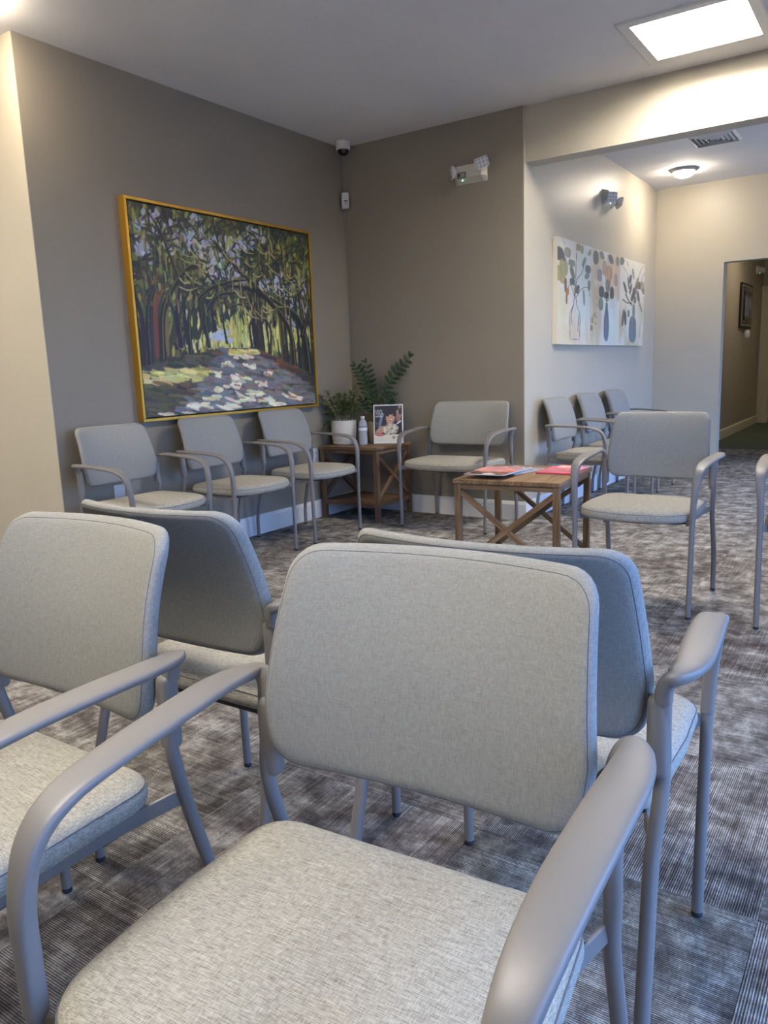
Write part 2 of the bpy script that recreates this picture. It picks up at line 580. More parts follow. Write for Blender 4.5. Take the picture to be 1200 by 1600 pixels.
baseboard('baseboard_hall_far', (1.6, 9.32, 0), (1.6, 13, 0), (1, 0, 0), 0.13, 0.016, 'cream_trim')
# cased opening further down the hall
bm = bmesh.new()
bm_box(bm, (1.6, 9.14, 0), (1.75, 9.36, 2.13))
bm_box(bm, (3.45, 9.14, 0), (3.6, 9.36, 2.13))
bm_box(bm, (1.6, 9.13, 2.05), (3.6, 9.37, 2.17))
bm_box(bm, (1.6, 9.11, 2.17), (3.6, 9.39, 2.20))
struct(bm_obj('trim_1', bm, 'cream_trim'))

# ------------------------------------------------------------------ ceiling lights
def panel(x, y, label):
    r = empty('light_panel', (x, y, H))
    s, i = 0.325, PANEL_R
    verts, faces = [], []
    prof = [(s, 0.0), (s, -0.010), (s - 0.010, -0.014), (i - 0.002, -0.012), (i - 0.004, -0.008), (i - 0.004, PANEL_DEPTH)]
    for (d, z) in prof:
        for (a, b_) in ((1, 1), (-1, 1), (-1, -1), (1, -1)):
            verts.append((a * d, b_ * d, z))
    for k in range(len(prof) - 1):
        for c in range(4):
            e = (c + 1) % 4
            faces.append((k * 4 + c, k * 4 + e, (k + 1) * 4 + e, (k + 1) * 4 + c))
    o = from_py('frame', verts, faces, 'white_plastic', r)
    box('diffuser', (-i + 0.004, -i + 0.004, PANEL_DEPTH - 0.006), (i - 0.004, i - 0.004, PANEL_DEPTH), 'panel_light', r)
    tag(r, label, 'ceiling light')
panel(*PANELS[0], 'square glowing ceiling light panel in front of the beam')
panel(*PANELS[1], 'square ceiling light panel overhead of the nearest chairs')
panel(*PANELS[2], 'added unseen ceiling light panel brightening the cream wall')  # added out of view, set close to brighten the cream return wall
def dome(x, y, label, r_=0.112):
    r = empty('dome_light', (x, y, H))
    lathe('rim', [(r_, 0), (r_ + 0.004, -0.008), (r_ * 0.98, -0.02), (r_ * 0.82, -0.026), (r_ * 0.80, -0.018)], 'metal_grey', r)
    lathe('glass_shade', [(r_ * 0.80, -0.02), (r_ * 0.76, -0.038), (r_ * 0.62, -0.055), (r_ * 0.4, -0.066), (r_ * 0.02, -0.07)], 'dome_light', r)
    tag(r, label, 'ceiling light')
dome(1.885, 2.53, 'small round dome light glowing on the alcove ceiling')
dome(3.6, 1.8, 'added unseen dome light brightening the alcove by the glass')  # extra unseen fixture, put in to raise the warm light of the alcove
dome(0.17, -2.93, 'round dome light cut off at the top left corner')
dome(2.4, 6.6, 'added unseen dome light brightening the hallway beyond the opening')  # added above the lintel's sight line to light the hall walls
dome(2.6, 11.0, 'added unseen dome light at the far end of the hallway')  # second added hall light, hidden from view, fills the far stretch

# ------------------------------------------------------------------ chairs
def make_chair(hw, label):
    """guest chair facing -Y; hw = half distance between the front legs"""
    root = empty('guest_chair')
    e = hw - 0.252
    # seat cushion
    shw = 0.246 + e
    outline = rounded_loop([(-shw + 0.012, 0.165), (-shw, -0.06), (-shw + 0.005, -0.216), (-shw * 0.60, -0.266), (0, -0.279), (shw * 0.60, -0.266), (shw - 0.005, -0.216), (shw, -0.06), (shw - 0.012, 0.165)],
                           [0.055, 0.1, 0.065, 0.12, 0.14, 0.12, 0.065, 0.1, 0.055], 120)
    cen = np.array([0, -0.045])
    prof = [(0.03, 0.414), (0.012, 0.415), (0.003, 0.422), (0.0, 0.434), (0.001, 0.446), (0.005, 0.455), (0.012, 0.4615), (0.022, 0.4655), (0.045, 0.4690)]
    N = len(outline)
    verts, faces = [], []
    ext = np.array([shw, 0.21])
    def ring(d, z):
        s = (ext - d) / ext
        for p in outline:
            q = cen + (p - cen) * s
            verts.append((q[0], q[1], z - 0.006 * max(0, (-q[1] - 0.1) / 0.15) ** 2))
    for d, z in prof:
        ring(d, z)
    for k, f_ in enumerate((0.66, 0.5, 0.33, 0.16)):
        for p in outline:
            q = cen + (p - cen) * f_
            verts.append((q[0], q[1], 0.4715 + 0.001 * k - 0.006 * max(0, (-q[1] - 0.1) / 0.15) ** 2))
    nr = len(prof) + 4
    verts.append((0, cen[1], 0.475))
    for k in range(nr - 1):
        for i in range(N):
            j = (i + 1) % N
            faces.append((k * N + i, k * N + j, (k + 1) * N + j, (k + 1) * N + i))
    for i in range(N):
        faces.append(((nr - 1) * N + i, (nr - 1) * N + (i + 1) % N, nr * N))
    faces.append(tuple(range(N - 1, -1, -1)))
    seat = from_py('seat', verts, faces, 'seat_fabric', root, True)
    fix_smooth(seat.data, 1.2)
    s = (ext - 0.0025) / ext
    pp = [(*(cen + (p - cen) * s), 0.4515 - 0.006 * max(0, (-p[1] - 0.1) / 0.15) ** 2) for p in outline]
    v, f = sweep(pp, [(0, 0, 1)] * N, [0.0020] * N, [0.0020] * N, 1, 5, 2, True)
    from_py('piping', v, f, 'seam_thread', seat, True)
    lo = rounded_loop([(-shw + 0.03, 0.14), (-shw + 0.03, -0.18), (0, -0.23), (shw - 0.03, -0.18), (shw - 0.03, 0.14)], [0.04, 0.06, 0.1, 0.06, 0.04], 60)
    vv = [(p[0], p[1], 0.398) for p in lo] + [(p[0], p[1], 0.4155) for p in lo]
    ff = [tuple(range(60)), tuple(range(119, 59, -1))] + [(i, (i + 1) % 60, 60 + (i + 1) % 60, 60 + i) for i in range(60)]
    o = from_py('seat_pan', vv, ff, 'black_plastic', root)
    fix_smooth(o.data, 0.6)
    # backrest
    bt, bb = 0.218 + e, 0.235 + e
    z0, z1 = 0.541, 0.846
    bo = rounded_loop([(-bb + 0.012, z0), (bb - 0.012, z0), (bb, z0 + 0.09), (bt, z1), (-bt, z1), (-bb, z0 + 0.09)], [0.05, 0.05, 0.10, 0.040, 0.040, 0.10], 132)
    bc = np.array([0, (z0 + z1) / 2])
    be = np.array([bb, (z1 - z0) / 2])
    sag = 0.052 + 0.02 * (e > 0.01)
    def surf(x, z):
        t = max(0.0, (z - z0) / (z1 - z0))
        return 0.144 + 0.070 * t ** 2.2 + sag * (0.35 + 0.65 * t) * (1 - (x / bb) ** 2)
    TH = 0.036
    verts, faces = [], []
    N = len(bo)
    rings = []
    for k in range(9):
        a = -PI / 2 + PI * k / 8
        rings.append((0.017 * (1 - math.cos(a)), TH / 2 * math.sin(a)))
    rows = []
    for f_ in (0.12, 0.3, 0.5, 0.7, 0.84):
        rows.append((f_, -TH / 2 - 0.004 * (1 - f_)))
    def bring(sc, off):
        for p in bo:
            q = bc + (p - bc) * sc
            verts.append((q[0], surf(q[0], q[1]) + TH / 2 + off, q[1]))
    for f_, off in rows:
        bring(np.array([f_, f_]), off)
    for d, off in rings:
        bring((be - d) / be, off)
    for f_, off in reversed(rows):
        bring(np.array([f_, f_]), TH / 2)
    nr = len(rows) * 2 + len(rings)
    verts.append((0, surf(0, bc[1]) - 0.004, bc[1]))
    verts.append((0, surf(0, bc[1]) + TH, bc[1]))
    for k in range(nr - 1):
        for i in range(N):
            j = (i + 1) % N
            faces.append((k * N + i, k * N + j, (k + 1) * N + j, (k + 1) * N + i))
    for i in range(N):
        faces.append(((i + 1) % N, i, nr * N))
        faces.append(((nr - 1) * N + i, (nr - 1) * N + (i + 1) % N, nr * N + 1))
    back = from_py('backrest', verts, faces, 'back_fabric', root, True)
    fix_smooth(back.data, 1.3)
    vs, fs = [], []
    for off, d in ((-TH / 2 * 0.80, 0.0075), (TH / 2 * 0.80, 0.0075)):
        sc = (be - d) / be
        pp = []
        for p in bo:
            q = bc + (p - bc) * sc
            pp.append((q[0], surf(q[0], q[1]) + TH / 2 + off, q[1]))
        v, f = sweep(pp, [(0, 1, 0.01)] * N, [0.0015] * N, [0.0015] * N, 1, 4, 2, True)
        n0 = len(vs)
        vs += v
        fs += [tuple(n0 + a for a in q) for q in f]
    from_py('piping', vs, fs, 'seam_thread', back, True)
    for sx in (1, -1):
        # armrest with the front post growing into it
        A = [((hw, -0.222, 0.434), (0, -1, 0), 0.0245, 0.0245), ((hw + .002, -0.222, 0.50), (0, -1, 0), .0250, .0245),
             ((hw + .006, -0.218, 0.56), (0, -.96, .2), .030, .023), ((hw + .011, -0.197, 0.614), (0, -.72, .7), .038, .020),
             ((hw + .015, -0.150, 0.643), (0, -.32, .95), .048, .017), ((hw + .018, -0.07, 0.655), (0, -.1, 1), .054, .016),
             ((hw + .024, 0.04, 0.661), (0, -.04, 1), .055, .016), ((hw + .028, 0.112, 0.663), (0, 0, 1), .052, .017),
             ((hw + .025, 0.163, 0.662), (0, 0, 1), .042, .018), ((hw + .016, 0.190, 0.660), (0, 0, 1), .030, .020),
             ((hw + .006, 0.192, 0.652), (-.6 * 1, 0, 1), .025, .022), ((hw + .0005, 0.190, 0.636), (-1, 0, .25), .0245, .0245),
             ((hw + .000, 0.188, 0.620), (-1, 0, 0), .0245, .0245)]
        P = [(sx * p[0], p[1], p[2]) for p, n, w, t in A]
        Nn = [(sx * n[0], n[1], n[2]) for p, n, w, t in A]
        v, f = sweep(P, Nn, [a[2] for a in A], [a[3] for a in A], 6, 20, 3.2)
        o = from_py('armrest', v, f, 'frame_paint', root, True)
        fix_smooth(o.data, 1.0)
        leg = tube('leg', [(sx * (hw - .004), -0.224, 0.012), (sx * (hw - .002), -0.223, 0.2), (sx * hw, -0.222, 0.437)], 0.0114, 'frame_paint', root, 3, 14)
        lathe('glide', [(0.0095, 0.0), (0.0108, 0.002), (0.0108, 0.012), (0.0095, 0.014)], 'glide_rubber', leg, 14, loc=(sx * (hw - .004), -0.224, 0))
        R = [(hw + .000, .188, .625), (hw + .000, .184, .57), (hw + .000, .178, .515), (hw - .001, .186, .465), (hw - .006, .208, .38), (hw - .003, .242, .25), (hw - .002, .260, .165), (hw - .002, .267, .11), (hw - .002, .268, .012)]
        leg = tube('leg', [(sx * a, b_, c) for a, b_, c in R], 0.0114, 'frame_paint', root, 4, 14)
        lathe('glide', [(0.0095, 0.0), (0.0108, 0.002), (0.0108, 0.012), (0.0095, 0.014)], 'glide_rubber', leg, 14, loc=(sx * (hw - .002), .268, 0))
        Q = [(hw, -0.222, .418), (hw - .018, -0.212, .416), (hw - .034, -0.175, .406), (hw - .036, -0.10, .402), (hw - .036, 0.06, .402), (hw - .032, 0.125, .402), (hw - .018, 0.17, .408), (hw - .0085, 0.196, .412)]
        P = [(sx * a, b_, c) for a, b_, c in Q]
        v, f = sweep(P, [(0, 0, 1)] * len(P), [0.007] * len(P), [0.028] * len(P), 4, 8, 6)
        o = from_py('seat_rail', v, f, 'frame_paint', root, True)
        fix_smooth(o.data, 0.6)
        br = boxc('back_bracket', (0.032, 0.030, 0.125), 'frame_paint', root, 0.012, loc=(sx * (hw - .006), 0.184, 0.5655), seg=4)
        fix_smooth(br.data, 0.6)
    bm = bmesh.new()
    bm_box(bm, (-hw + .033, -0.12, .388), (hw - .033, -0.09, .400))
    bm_box(bm, (-hw + .033, 0.06, .388), (hw - .033, 0.09, .400))
    bm_obj('seat_crossbar', bm, 'black_plastic', root)
    return tag(root, label, 'chair')

CH = 'grey upholstered guest chair'
chair0 = make_chair(0.252, '')
def place(x, y, rz, label, group, first=False):
    o = chair0 if first else copy_tree(chair0)
    o.location = (x, y, 0)
    o.rotation_euler = (0, 0, rz)
    tag(o, label, 'chair', group)
    return o
g = 'waiting room chairs in the foreground'
place(3.187, -4.392, math.radians(4.3), 'large grey guest chair nearest the viewer, facing us, seat at the bottom edge', g, True)
place(2.484, -4.432, 0, 'grey guest chair facing us, cut off by the left edge of the picture', g)
place(2.448, -3.785, PI + math.radians(1.0), 'grey guest chair turned away, its dark back behind the left foreground chair', g)
place(3.158, -3.780, PI + math.radians(2.6), 'grey guest chair turned away, back to back with the nearest chair', g)
g = 'chairs standing in the middle of the room'
place(2.715, -1.476, 0, 'grey guest chair facing us, right beside the coffee table', g)
place(3.474, -1.476, 0, 'grey guest chair cut off by the right edge, only arm and legs showing', g)
g = 'chairs lined up under the big painting'
place(0.345, -2.370, PI / 2, 'grey guest chair under the painting, nearest the cream wall corner', g)
place(0.345, -1.682, PI / 2, 'middle one of the three grey guest chairs under the painting', g)
place(0.345, -0.995, PI / 2, 'grey guest chair under the painting, next to the plant table', g)
g = 'chairs lined up in the alcove'
place(1.775, 0.405, PI / 2, 'bluish grey alcove chair closest to us under the vase canvases', g)
place(1.775, 1.09, PI / 2, 'middle one of the three alcove chairs under the vase canvases', g)
place(1.775, 1.765, PI / 2, 'alcove chair furthest back, beside the rear alcove wall', g)
wide = make_chair(0.328, 'extra wide grey guest chair against the back wall behind the coffee table')
wide.location = (1.100, -0.302, 0)

# ------------------------------------------------------------------ tables
def bar(name, p, q, w, t, mat, parent, nrm):
    """straight board from p to q, w across, t along nrm; local x runs along the grain"""
    p, q, nrm = Vector(p), Vector(q), Vector(nrm)
    d = q - p
    L = d.length
    x = d.normalized()
    z = nrm.normalized()
    y = z.cross(x)
    M = Matrix((x, y, z)).transposed().to_4x4()
    M.translation = (p + q) / 2
    bm = bmesh.new()
    bm_box(bm, (-L / 2, -w / 2, -t / 2), (L / 2, w / 2, t / 2))
    bmesh.ops.bevel(bm, geom=list(bm.edges), offset=0.0018, segments=1, affect='EDGES')
    o = bm_obj(name, bm, mat, parent)
    o.matrix_local = M
    return o
def x_table(name, sx, sy, h, mat, planks, sides, shelf, leg=0.034, plank_dir='x'):
    r = empty(name)
    hx, hy, tt = sx / 2, sy / 2, 0.022
    n = planks
    for k in range(n):
        if plank_dir == 'x':
            y0 = -hy + sy * (k + 0.5) / n
            bar('plank', (-hx, y0, h - tt / 2), (hx, y0, h - tt / 2), sy / n - 0.0012, tt, mat, r, (0, 0, 1))
        else:
            x0 = -hx + sx * (k + 0.5) / n
            bar('plank', (x0, -hy, h - tt / 2), (x0, hy, h - tt / 2), sx / n - 0.0012, tt, mat, r, (0, 0, 1))
    ix, iy = hx - leg / 2 - 0.006, hy - leg / 2 - 0.006
    for a in (-1, 1):
        for b_ in (-1, 1):
            bar('leg', (a * ix, b_ * iy, 0), (a * ix, b_ * iy, h - tt), leg, leg, mat, r, (1, 0, 0))
    ah = 0.030
    zt = h - tt - ah / 2
    for a in (-1, 1):
        bar('apron', (-ix + leg / 2, a * iy, zt), (ix - leg / 2, a * iy, zt), ah, 0.02, mat, r, (0, 1, 0))
        bar('apron', (a * ix, -iy + leg / 2, zt), (a * ix, iy - leg / 2, zt), ah, 0.02, mat, r, (1, 0, 0))
    zl = shelf + 0.03 if shelf else 0.03
    zh = h - tt - ah - 0.016
    for s_ in sides:
        if s_ in 'fb':
            y = -iy if s_ == 'f' else iy
            d = ix - leg / 2 + 0.004
            bar('brace', (-d, y - .0012, zl), (d, y - .0012, zh), 0.029, 0.018, mat, r, (0, 1, 0))
            bar('brace', (-d, y + .0012, zh), (d, y + .0012, zl), 0.029, 0.018, mat, r, (0, 1, 0))
        else:
            x = -ix if s_ == 'l' else ix
            d = iy - leg / 2 + 0.004
            bar('brace', (x - .0012, -d, zl), (x - .0012, d, zh), 0.029, 0.018, mat, r, (1, 0, 0))
            bar('brace', (x + .0012, -d, zh), (x + .0012, d, zl), 0.029, 0.018, mat, r, (1, 0, 0))
    if shelf:
        for a in (-1, 1):
            bar('shelf_rail', (-ix + leg / 2, a * iy, shelf - 0.012), (ix - leg / 2, a * iy, shelf - 0.012), 0.034, 0.02, mat, r, (0, 1, 0))
            bar('shelf_rail', (a * ix, -iy + leg / 2, shelf - 0.012), (a * ix, iy - leg / 2, shelf - 0.012), 0.034, 0.02, mat, r, (1, 0, 0))
        m_ = 5
        for k in range(m_):
            y0 = -iy + leg / 2 + (2 * iy - leg) * (k + 0.5) / m_
            bar('shelf_board', (-ix + 0.012, y0, shelf), (ix - 0.012, y0, shelf), (2 * iy - leg) / m_ - 0.002, 0.014, mat, r, (0, 0, 1))
    return r
ct = x_table('coffee_table', 0.585, 0.645, 0.50, 'acacia_wood', 3, 'fb', 0, plank_dir='y')
ct.location = (1.943, -1.068, 0)
ct.rotation_euler = (0, 0, math.radians(5.0))
tag(ct, 'low brown wooden coffee table with crossed braces and magazines on top', 'table')
et = x_table('end_table', 0.53, 0.47, 0.545, 'dark_wood', 5, 'lr', 0.135)
et.location = (0.295, -0.262, 0)
tag(et, 'brown wooden corner table with lower shelf, holding the plants', 'table')
ZT = 0.545

# ------------------------------------------------------------------ wall art
def stroke(img, x, y, L, ang, w, col, op=0.85):
    hgt, wid = img.shape[:2]
    c, s = math.cos(ang), math.sin(ang)
    r = int(max(L, w) / 2 + 2)
    x0, x1, y0, y1 = max(0, int(x) - r), min(wid, int(x) + r + 1), max(0, int(y) - r), min(hgt, int(y) + r + 1)
    if x1 <= x0 or y1 <= y0:
        return
    Y, X = np.mgrid[y0:y1, x0:x1]
    dx, dy = X - x, Y - y
    a = np.abs(dx * c + dy * s) / (L / 2)
    b_ = np.abs(-dx * s + dy * c) / (w / 2)
    m_ = np.clip((1.0 - (a ** 3 + b_ ** 2.4)) * 2.5, 0, 1) * op
    img[y0:y1, x0:x1] += (np.asarray(col, float) - img[y0:y1, x0:x1]) * m_[..., None]
def curve_stroke(img, pts, w0, w1, col, op=0.9):
    P = catmull([(a, b_, 0) for a, b_ in pts], 14)
    for k in range(len(P) - 1):
        d = P[k + 1] - P[k]
        t = k / len(P)
        stroke(img, (P[k][0] + P[k + 1][0]) / 2, (P[k][1] + P[k + 1][1]) / 2, max(3.0, np.hypot(d[0], d[1]) * 2.2), math.atan2(d[1], d[0]), w0 + (w1 - w0) * t, col, op)
def pick(pal):
    return np.array(pal[rng.integers(len(pal))], float) + rng.normal(0, 7, 3)
def oak_road():
    wd, hg = 330, 252
    I = np.zeros((hg, wd, 3)) + np.array([62, 62, 48])
    U = lambda: rng.random()
    dark = [(38, 38, 34), (46, 46, 34), (30, 32, 36), (52, 50, 34), (44, 40, 36), (36, 42, 46)]
    olive = [(84, 90, 42), (104, 104, 50), (72, 78, 40), (122, 118, 58), (92, 86, 46), (64, 72, 44)]
    sky = [(170, 168, 182), (150, 150, 166), (186, 182, 190), (136, 138, 152)]
    glow = [(206, 200, 120), (220, 210, 150), (180, 176, 84), (196, 186, 110), (160, 160, 76)]
    rust = [(112, 66, 38), (134, 80, 44), (90, 56, 38)]
    # foliage
    for _ in range(2400):
        u, v = U(), U() * 0.7
        q = U()
        pal = dark if q < 0.50 else olive
        stroke(I, u * wd, v * hg, 9 + 14 * U(), PI / 2 + rng.normal(0, 0.8), 5 + 6 * U(), pick(pal), 0.8)
    # gaps of sky through the canopy
    gaps = [(0.06, 0.10, .07), (0.12, 0.05, .05), (0.20, 0.14, .06), (0.05, 0.2, .05), (0.33, 0.06, .05), (0.44, 0.20, .10), (0.48, 0.26, .08), (0.38, 0.18, .06), (0.40, .27, .05), (0.54, .30, .04), (0.66, 0.06, .04), (0.74, .30, .06), (0.80, .36, .05), (.87, .42, .06), (.93, .30, .04), (.95, .44, .04), (.70, .34, .04), (.30, .11, .05), (.84, .52, .04), (.60, .10, .05), (.52, .13, .05)]
    for (u, v, s) in gaps:
        for _ in range(24):
            stroke(I, (u + rng.normal(0, s * 0.55)) * wd, (v + rng.normal(0, s * 0.5)) * hg, 7 + 10 * U(), PI / 2 + rng.normal(0, 0.8), 4 + 5 * U(), pick(sky), 0.9)
    for _ in range(420):
        u, v = U(), U() * 0.5
        stroke(I, u * wd, v * hg, 8 + 12 * U(), PI / 2 + rng.normal(0, 0.6), 3 + 4 * U(), pick(olive + [(150, 150, 66), (166, 160, 90)]), 0.8)
    for _ in range(500):
        u, v = U(), U() * 0.55
        stroke(I, u * wd, v * hg, 10 + 14 * U(), rng.uniform(0, PI), 1.5 + 2.5 * U(), pick(dark), 0.85)
    # light between the trunks
    for _ in range(420):
        u = np.clip(rng.normal(0.58, 0.20), 0.12, 0.98)
        v = 0.60 + rng.normal(0, 0.05) - 0.10 * max(0, u - 0.7)
        stroke(I, u * wd, v * hg, 9 + 15 * U(), PI / 2 + rng.normal(0, 0.12), 2.5 + 3 * U(), pick(glow), 0.75)
    for _ in range(40):
        stroke(I, (0.40 + rng.normal(0, 0.03)) * wd, (0.60 + rng.normal(0, 0.02)) * hg, 8, 0.1, 4, (170, 178, 200), 0.8)
    # trunks
    for _ in range(30):
        u = U() ** 0.9 * 0.37
        v1 = 0.75 - 0.19 * (u / 0.4)
        curve_stroke(I, [((u + rng.normal(0, .03)) * wd, (0.34 + .1 * U()) * hg), ((u + rng.normal(0, .015)) * wd, 0.52 * hg), ((u + rng.normal(0, .012)) * wd, v1 * hg)], 4, 6 + 7 * U() * (1 - u), pick(dark + dark + [(84, 66, 44), (72, 76, 48), (104, 98, 58)] + rust[:1]), 0.9)
    for _ in range(24):
        u = 0.60 + 0.42 * U()
        v1 = 0.67 + 0.21 * max(0, (u - 0.58) / 0.42)
        curve_stroke(I, [((u - .05 * U()) * wd, (0.28 + .12 * U()) * hg), ((u - .01) * wd, 0.5 * hg), (u * wd, v1 * hg)], 3, 4 + 12 * U() * (u - .45), pick(dark + dark + [(70, 48, 34), (88, 82, 48)]), 0.92)
    for (pts, a, b_) in [([(.97, .94), (.95, .66), (.90, .50), (.76, .42), (.60, .35), (.46, .34)], 20, 3), ([(.86, .88), (.85, .62), (.80, .50), (.66, .36), (.50, .22), (.40, .12)], 14, 2),
                         ([(.92, .6), (.99, .40), (1.0, .25)], 11, 3), ([(.10, .74), (.12, .50), (.20, .34), (.30, .26), (.42, .36)], 12, 2), ([(.24, .70), (.25, .50), (.34, .38), (.48, .32), (.58, .30)], 9, 2), ([(.34, .66), (.33, .5), (.40, .40), (.52, .37)], 8, 2),
                         ([(.44, .64), (.43, .52), (.47, .45), (.58, .42)], 5, 2), ([(.59, .67), (.58, .55), (.61, .48)], 6, 2), ([(.70, .69), (.71, .56), (.64, .46)], 7, 2), ([(.2, .3), (.14, .12), (.08, .02)], 5, 2), ([(.60, .35), (.74, .2), (.86, .12), (.94, .02)], 6, 2), ([(.04, .76), (.05, .5), (.1, .36)], 10, 4)]:
        curve_stroke(I, [(u * wd, v * hg) for u, v in pts], a, b_, pick(dark[:3]) * 0.75, 0.93)
        curve_stroke(I, [(u * wd + 1.5, v * hg - a * 0.3) for u, v in pts], a * 0.2, 1, (128, 116, 76), 0.4)
    for k in range(34):
        u, v, a = 0.2 + 0.65 * U(), 0.12 + 0.34 * U(), rng.normal(0.5, 0.6)
        l = 0.04 + 0.06 * U()
        curve_stroke(I, [(u * wd, v * hg), ((u + l * .5) * wd, (v + l * .5 * a + .015) * hg), ((u + l) * wd, (v + l * a) * hg)], 2.2, 1, pick([(176, 160, 100), (150, 140, 80), (196, 180, 124)]), 0.7)
    # hanging moss
    for _ in range(70):
        u, v = U(), 0.08 + 0.42 * U()
        stroke(I, u * wd, v * hg, 14 + 14 * U(), PI / 2 + rng.normal(0, 0.1), 2.5 + 2 * U(), pick([(150, 138, 84), (122, 122, 60), (90, 92, 50), (168, 150, 100)]), 0.7)
    # ground
    Y, X = np.mgrid[0:hg, 0:wd]
    v, u = Y / hg, X / wd
    hor = 0.665 + 0.09 * np.clip((0.40 - u) / 0.4, 0, 1) + 0.16 * np.clip((u - 0.62) / 0.38, 0, 1)
    g_ = v > hor
    I[g_] = np.array([70, 66, 52])
    for _ in range(900):
        a, b_ = U(), 0.66 + 0.34 * U()
        h_ = 0.675 + 0.08 * max(0, (0.40 - a) / 0.4) + 0.16 * max(0, (a - 0.62) / 0.38)
        if b_ < h_:
            continue
        t = (b_ - 0.665) / 0.335
        le, re = 0.42 - 0.30 * t ** 1.15, 0.50 + 0.62 * t ** 0.75
        if le < a < re:
            col = pick([(112, 111, 114), (98, 98, 104), (124, 121, 120), (88, 85, 84), (120, 111, 99)])
            an = rng.normal(0.12, 0.15)
        elif a <= le:
            col = pick([(188, 180, 104), (214, 204, 136), (160, 150, 76), (196, 180, 110)] if 0.30 < (b_ - h_ + 0.04 * U()) * 0 + t < 0.52 else [(64, 58, 44), (82, 74, 50), (52, 48, 42), (96, 80, 50)])
            an = rng.normal(0.15, 0.12)
        else:
            col = pick([(120, 72, 44), (98, 60, 40), (72, 58, 46), (60, 56, 54)] if t < 0.42 else [(62, 60, 58), (54, 52, 50), (46, 46, 44)])
            an = rng.normal(0.25, 0.15)
        stroke(I, a * wd, b_ * hg, 12 + 22 * U(), an, 3 + 4 * U(), col, 0.8)
    for (a, b_, l) in [(.42, .745, 22), (.37, .80, 16), (.50, .83, 34), (.47, .855, 26), (.40, .88, 22), (.58, .91, 44), (.50, .93, 46), (.33, .92, 28), (.66, .95, 40), (.84, .955, 40), (.24, .965, 34), (.42, .975, 46), (.12, .985, 30), (.56, .765, 22), (.68, .80, 18), (.30, .955, 22), (.72, .985, 36), (.62, .86, 20), (.47, .69, 20), (.52, .71, 26)]:
        for _ in range(7):
            stroke(I, (a + rng.normal(0, .022)) * wd, (b_ + rng.normal(0, .009)) * hg, l * (0.3 + 0.5 * U()), 0.2 + rng.normal(0, .16), 3 + 3 * U(), pick([(214, 204, 172), (226, 218, 188), (198, 188, 150)]), 0.85)
    for _ in range(26):
        stroke(I, (0.3 + 0.6 * U()) * wd, (0.75 + 0.22 * U()) * hg, 14, 0.15, 3, pick([(128, 84, 62), (140, 96, 76)]), 0.7)
    for _ in range(60):
        stroke(I, (0.46 + 0.16 * U()) * wd, (0.672 + 0.025 * U()) * hg, 14, 0.05, 3, pick(glow + [(196, 150, 80)]), 0.7)
    return tolin(I * 1.14 + 3)
pw, ph, pz, py = 1.60, 1.235, 1.459, -1.292
pt = empty('framed_painting', (0, py, pz), PI / 2)
FW, FD = 0.017, 0.05
bm = bmesh.new()
for lo, hi in (((-pw / 2, -FD, ph / 2 - FW), (pw / 2, 0, ph / 2)), ((-pw / 2, -FD, -ph / 2), (pw / 2, 0, -ph / 2 + FW)),
               ((-pw / 2, -FD, -ph / 2 + FW), (-pw / 2 + FW, 0, ph / 2 - FW)), ((pw / 2 - FW, -FD, -ph / 2 + FW), (pw / 2, 0, ph / 2 - FW))):
    bm_box(bm, lo, hi)
bmesh.ops.bevel(bm, geom=list(bm.edges), offset=0.0012, segments=1, affect='EDGES')
bm_obj('frame', bm, 'gold_frame', pt)
box('liner', (-pw / 2 + FW, -0.022, -ph / 2 + FW), (pw / 2 - FW, -0.002, ph / 2 - FW), 'dark_liner', pt)
box('canvas', (-pw / 2 + FW + 0.008, -0.043, -ph / 2 + FW + 0.008), (pw / 2 - FW - 0.008, -0.022, ph / 2 - FW - 0.008), 'dark_liner', pt)
raster('painted_scene', oak_road(), (pw - 2 * FW - 0.016, ph - 2 * FW - 0.016), 'oil_paint', pt, loc=(0, -0.0435, 0))
tag(pt, 'large oil painting of an oak lined road in a slim gold frame', 'painting')

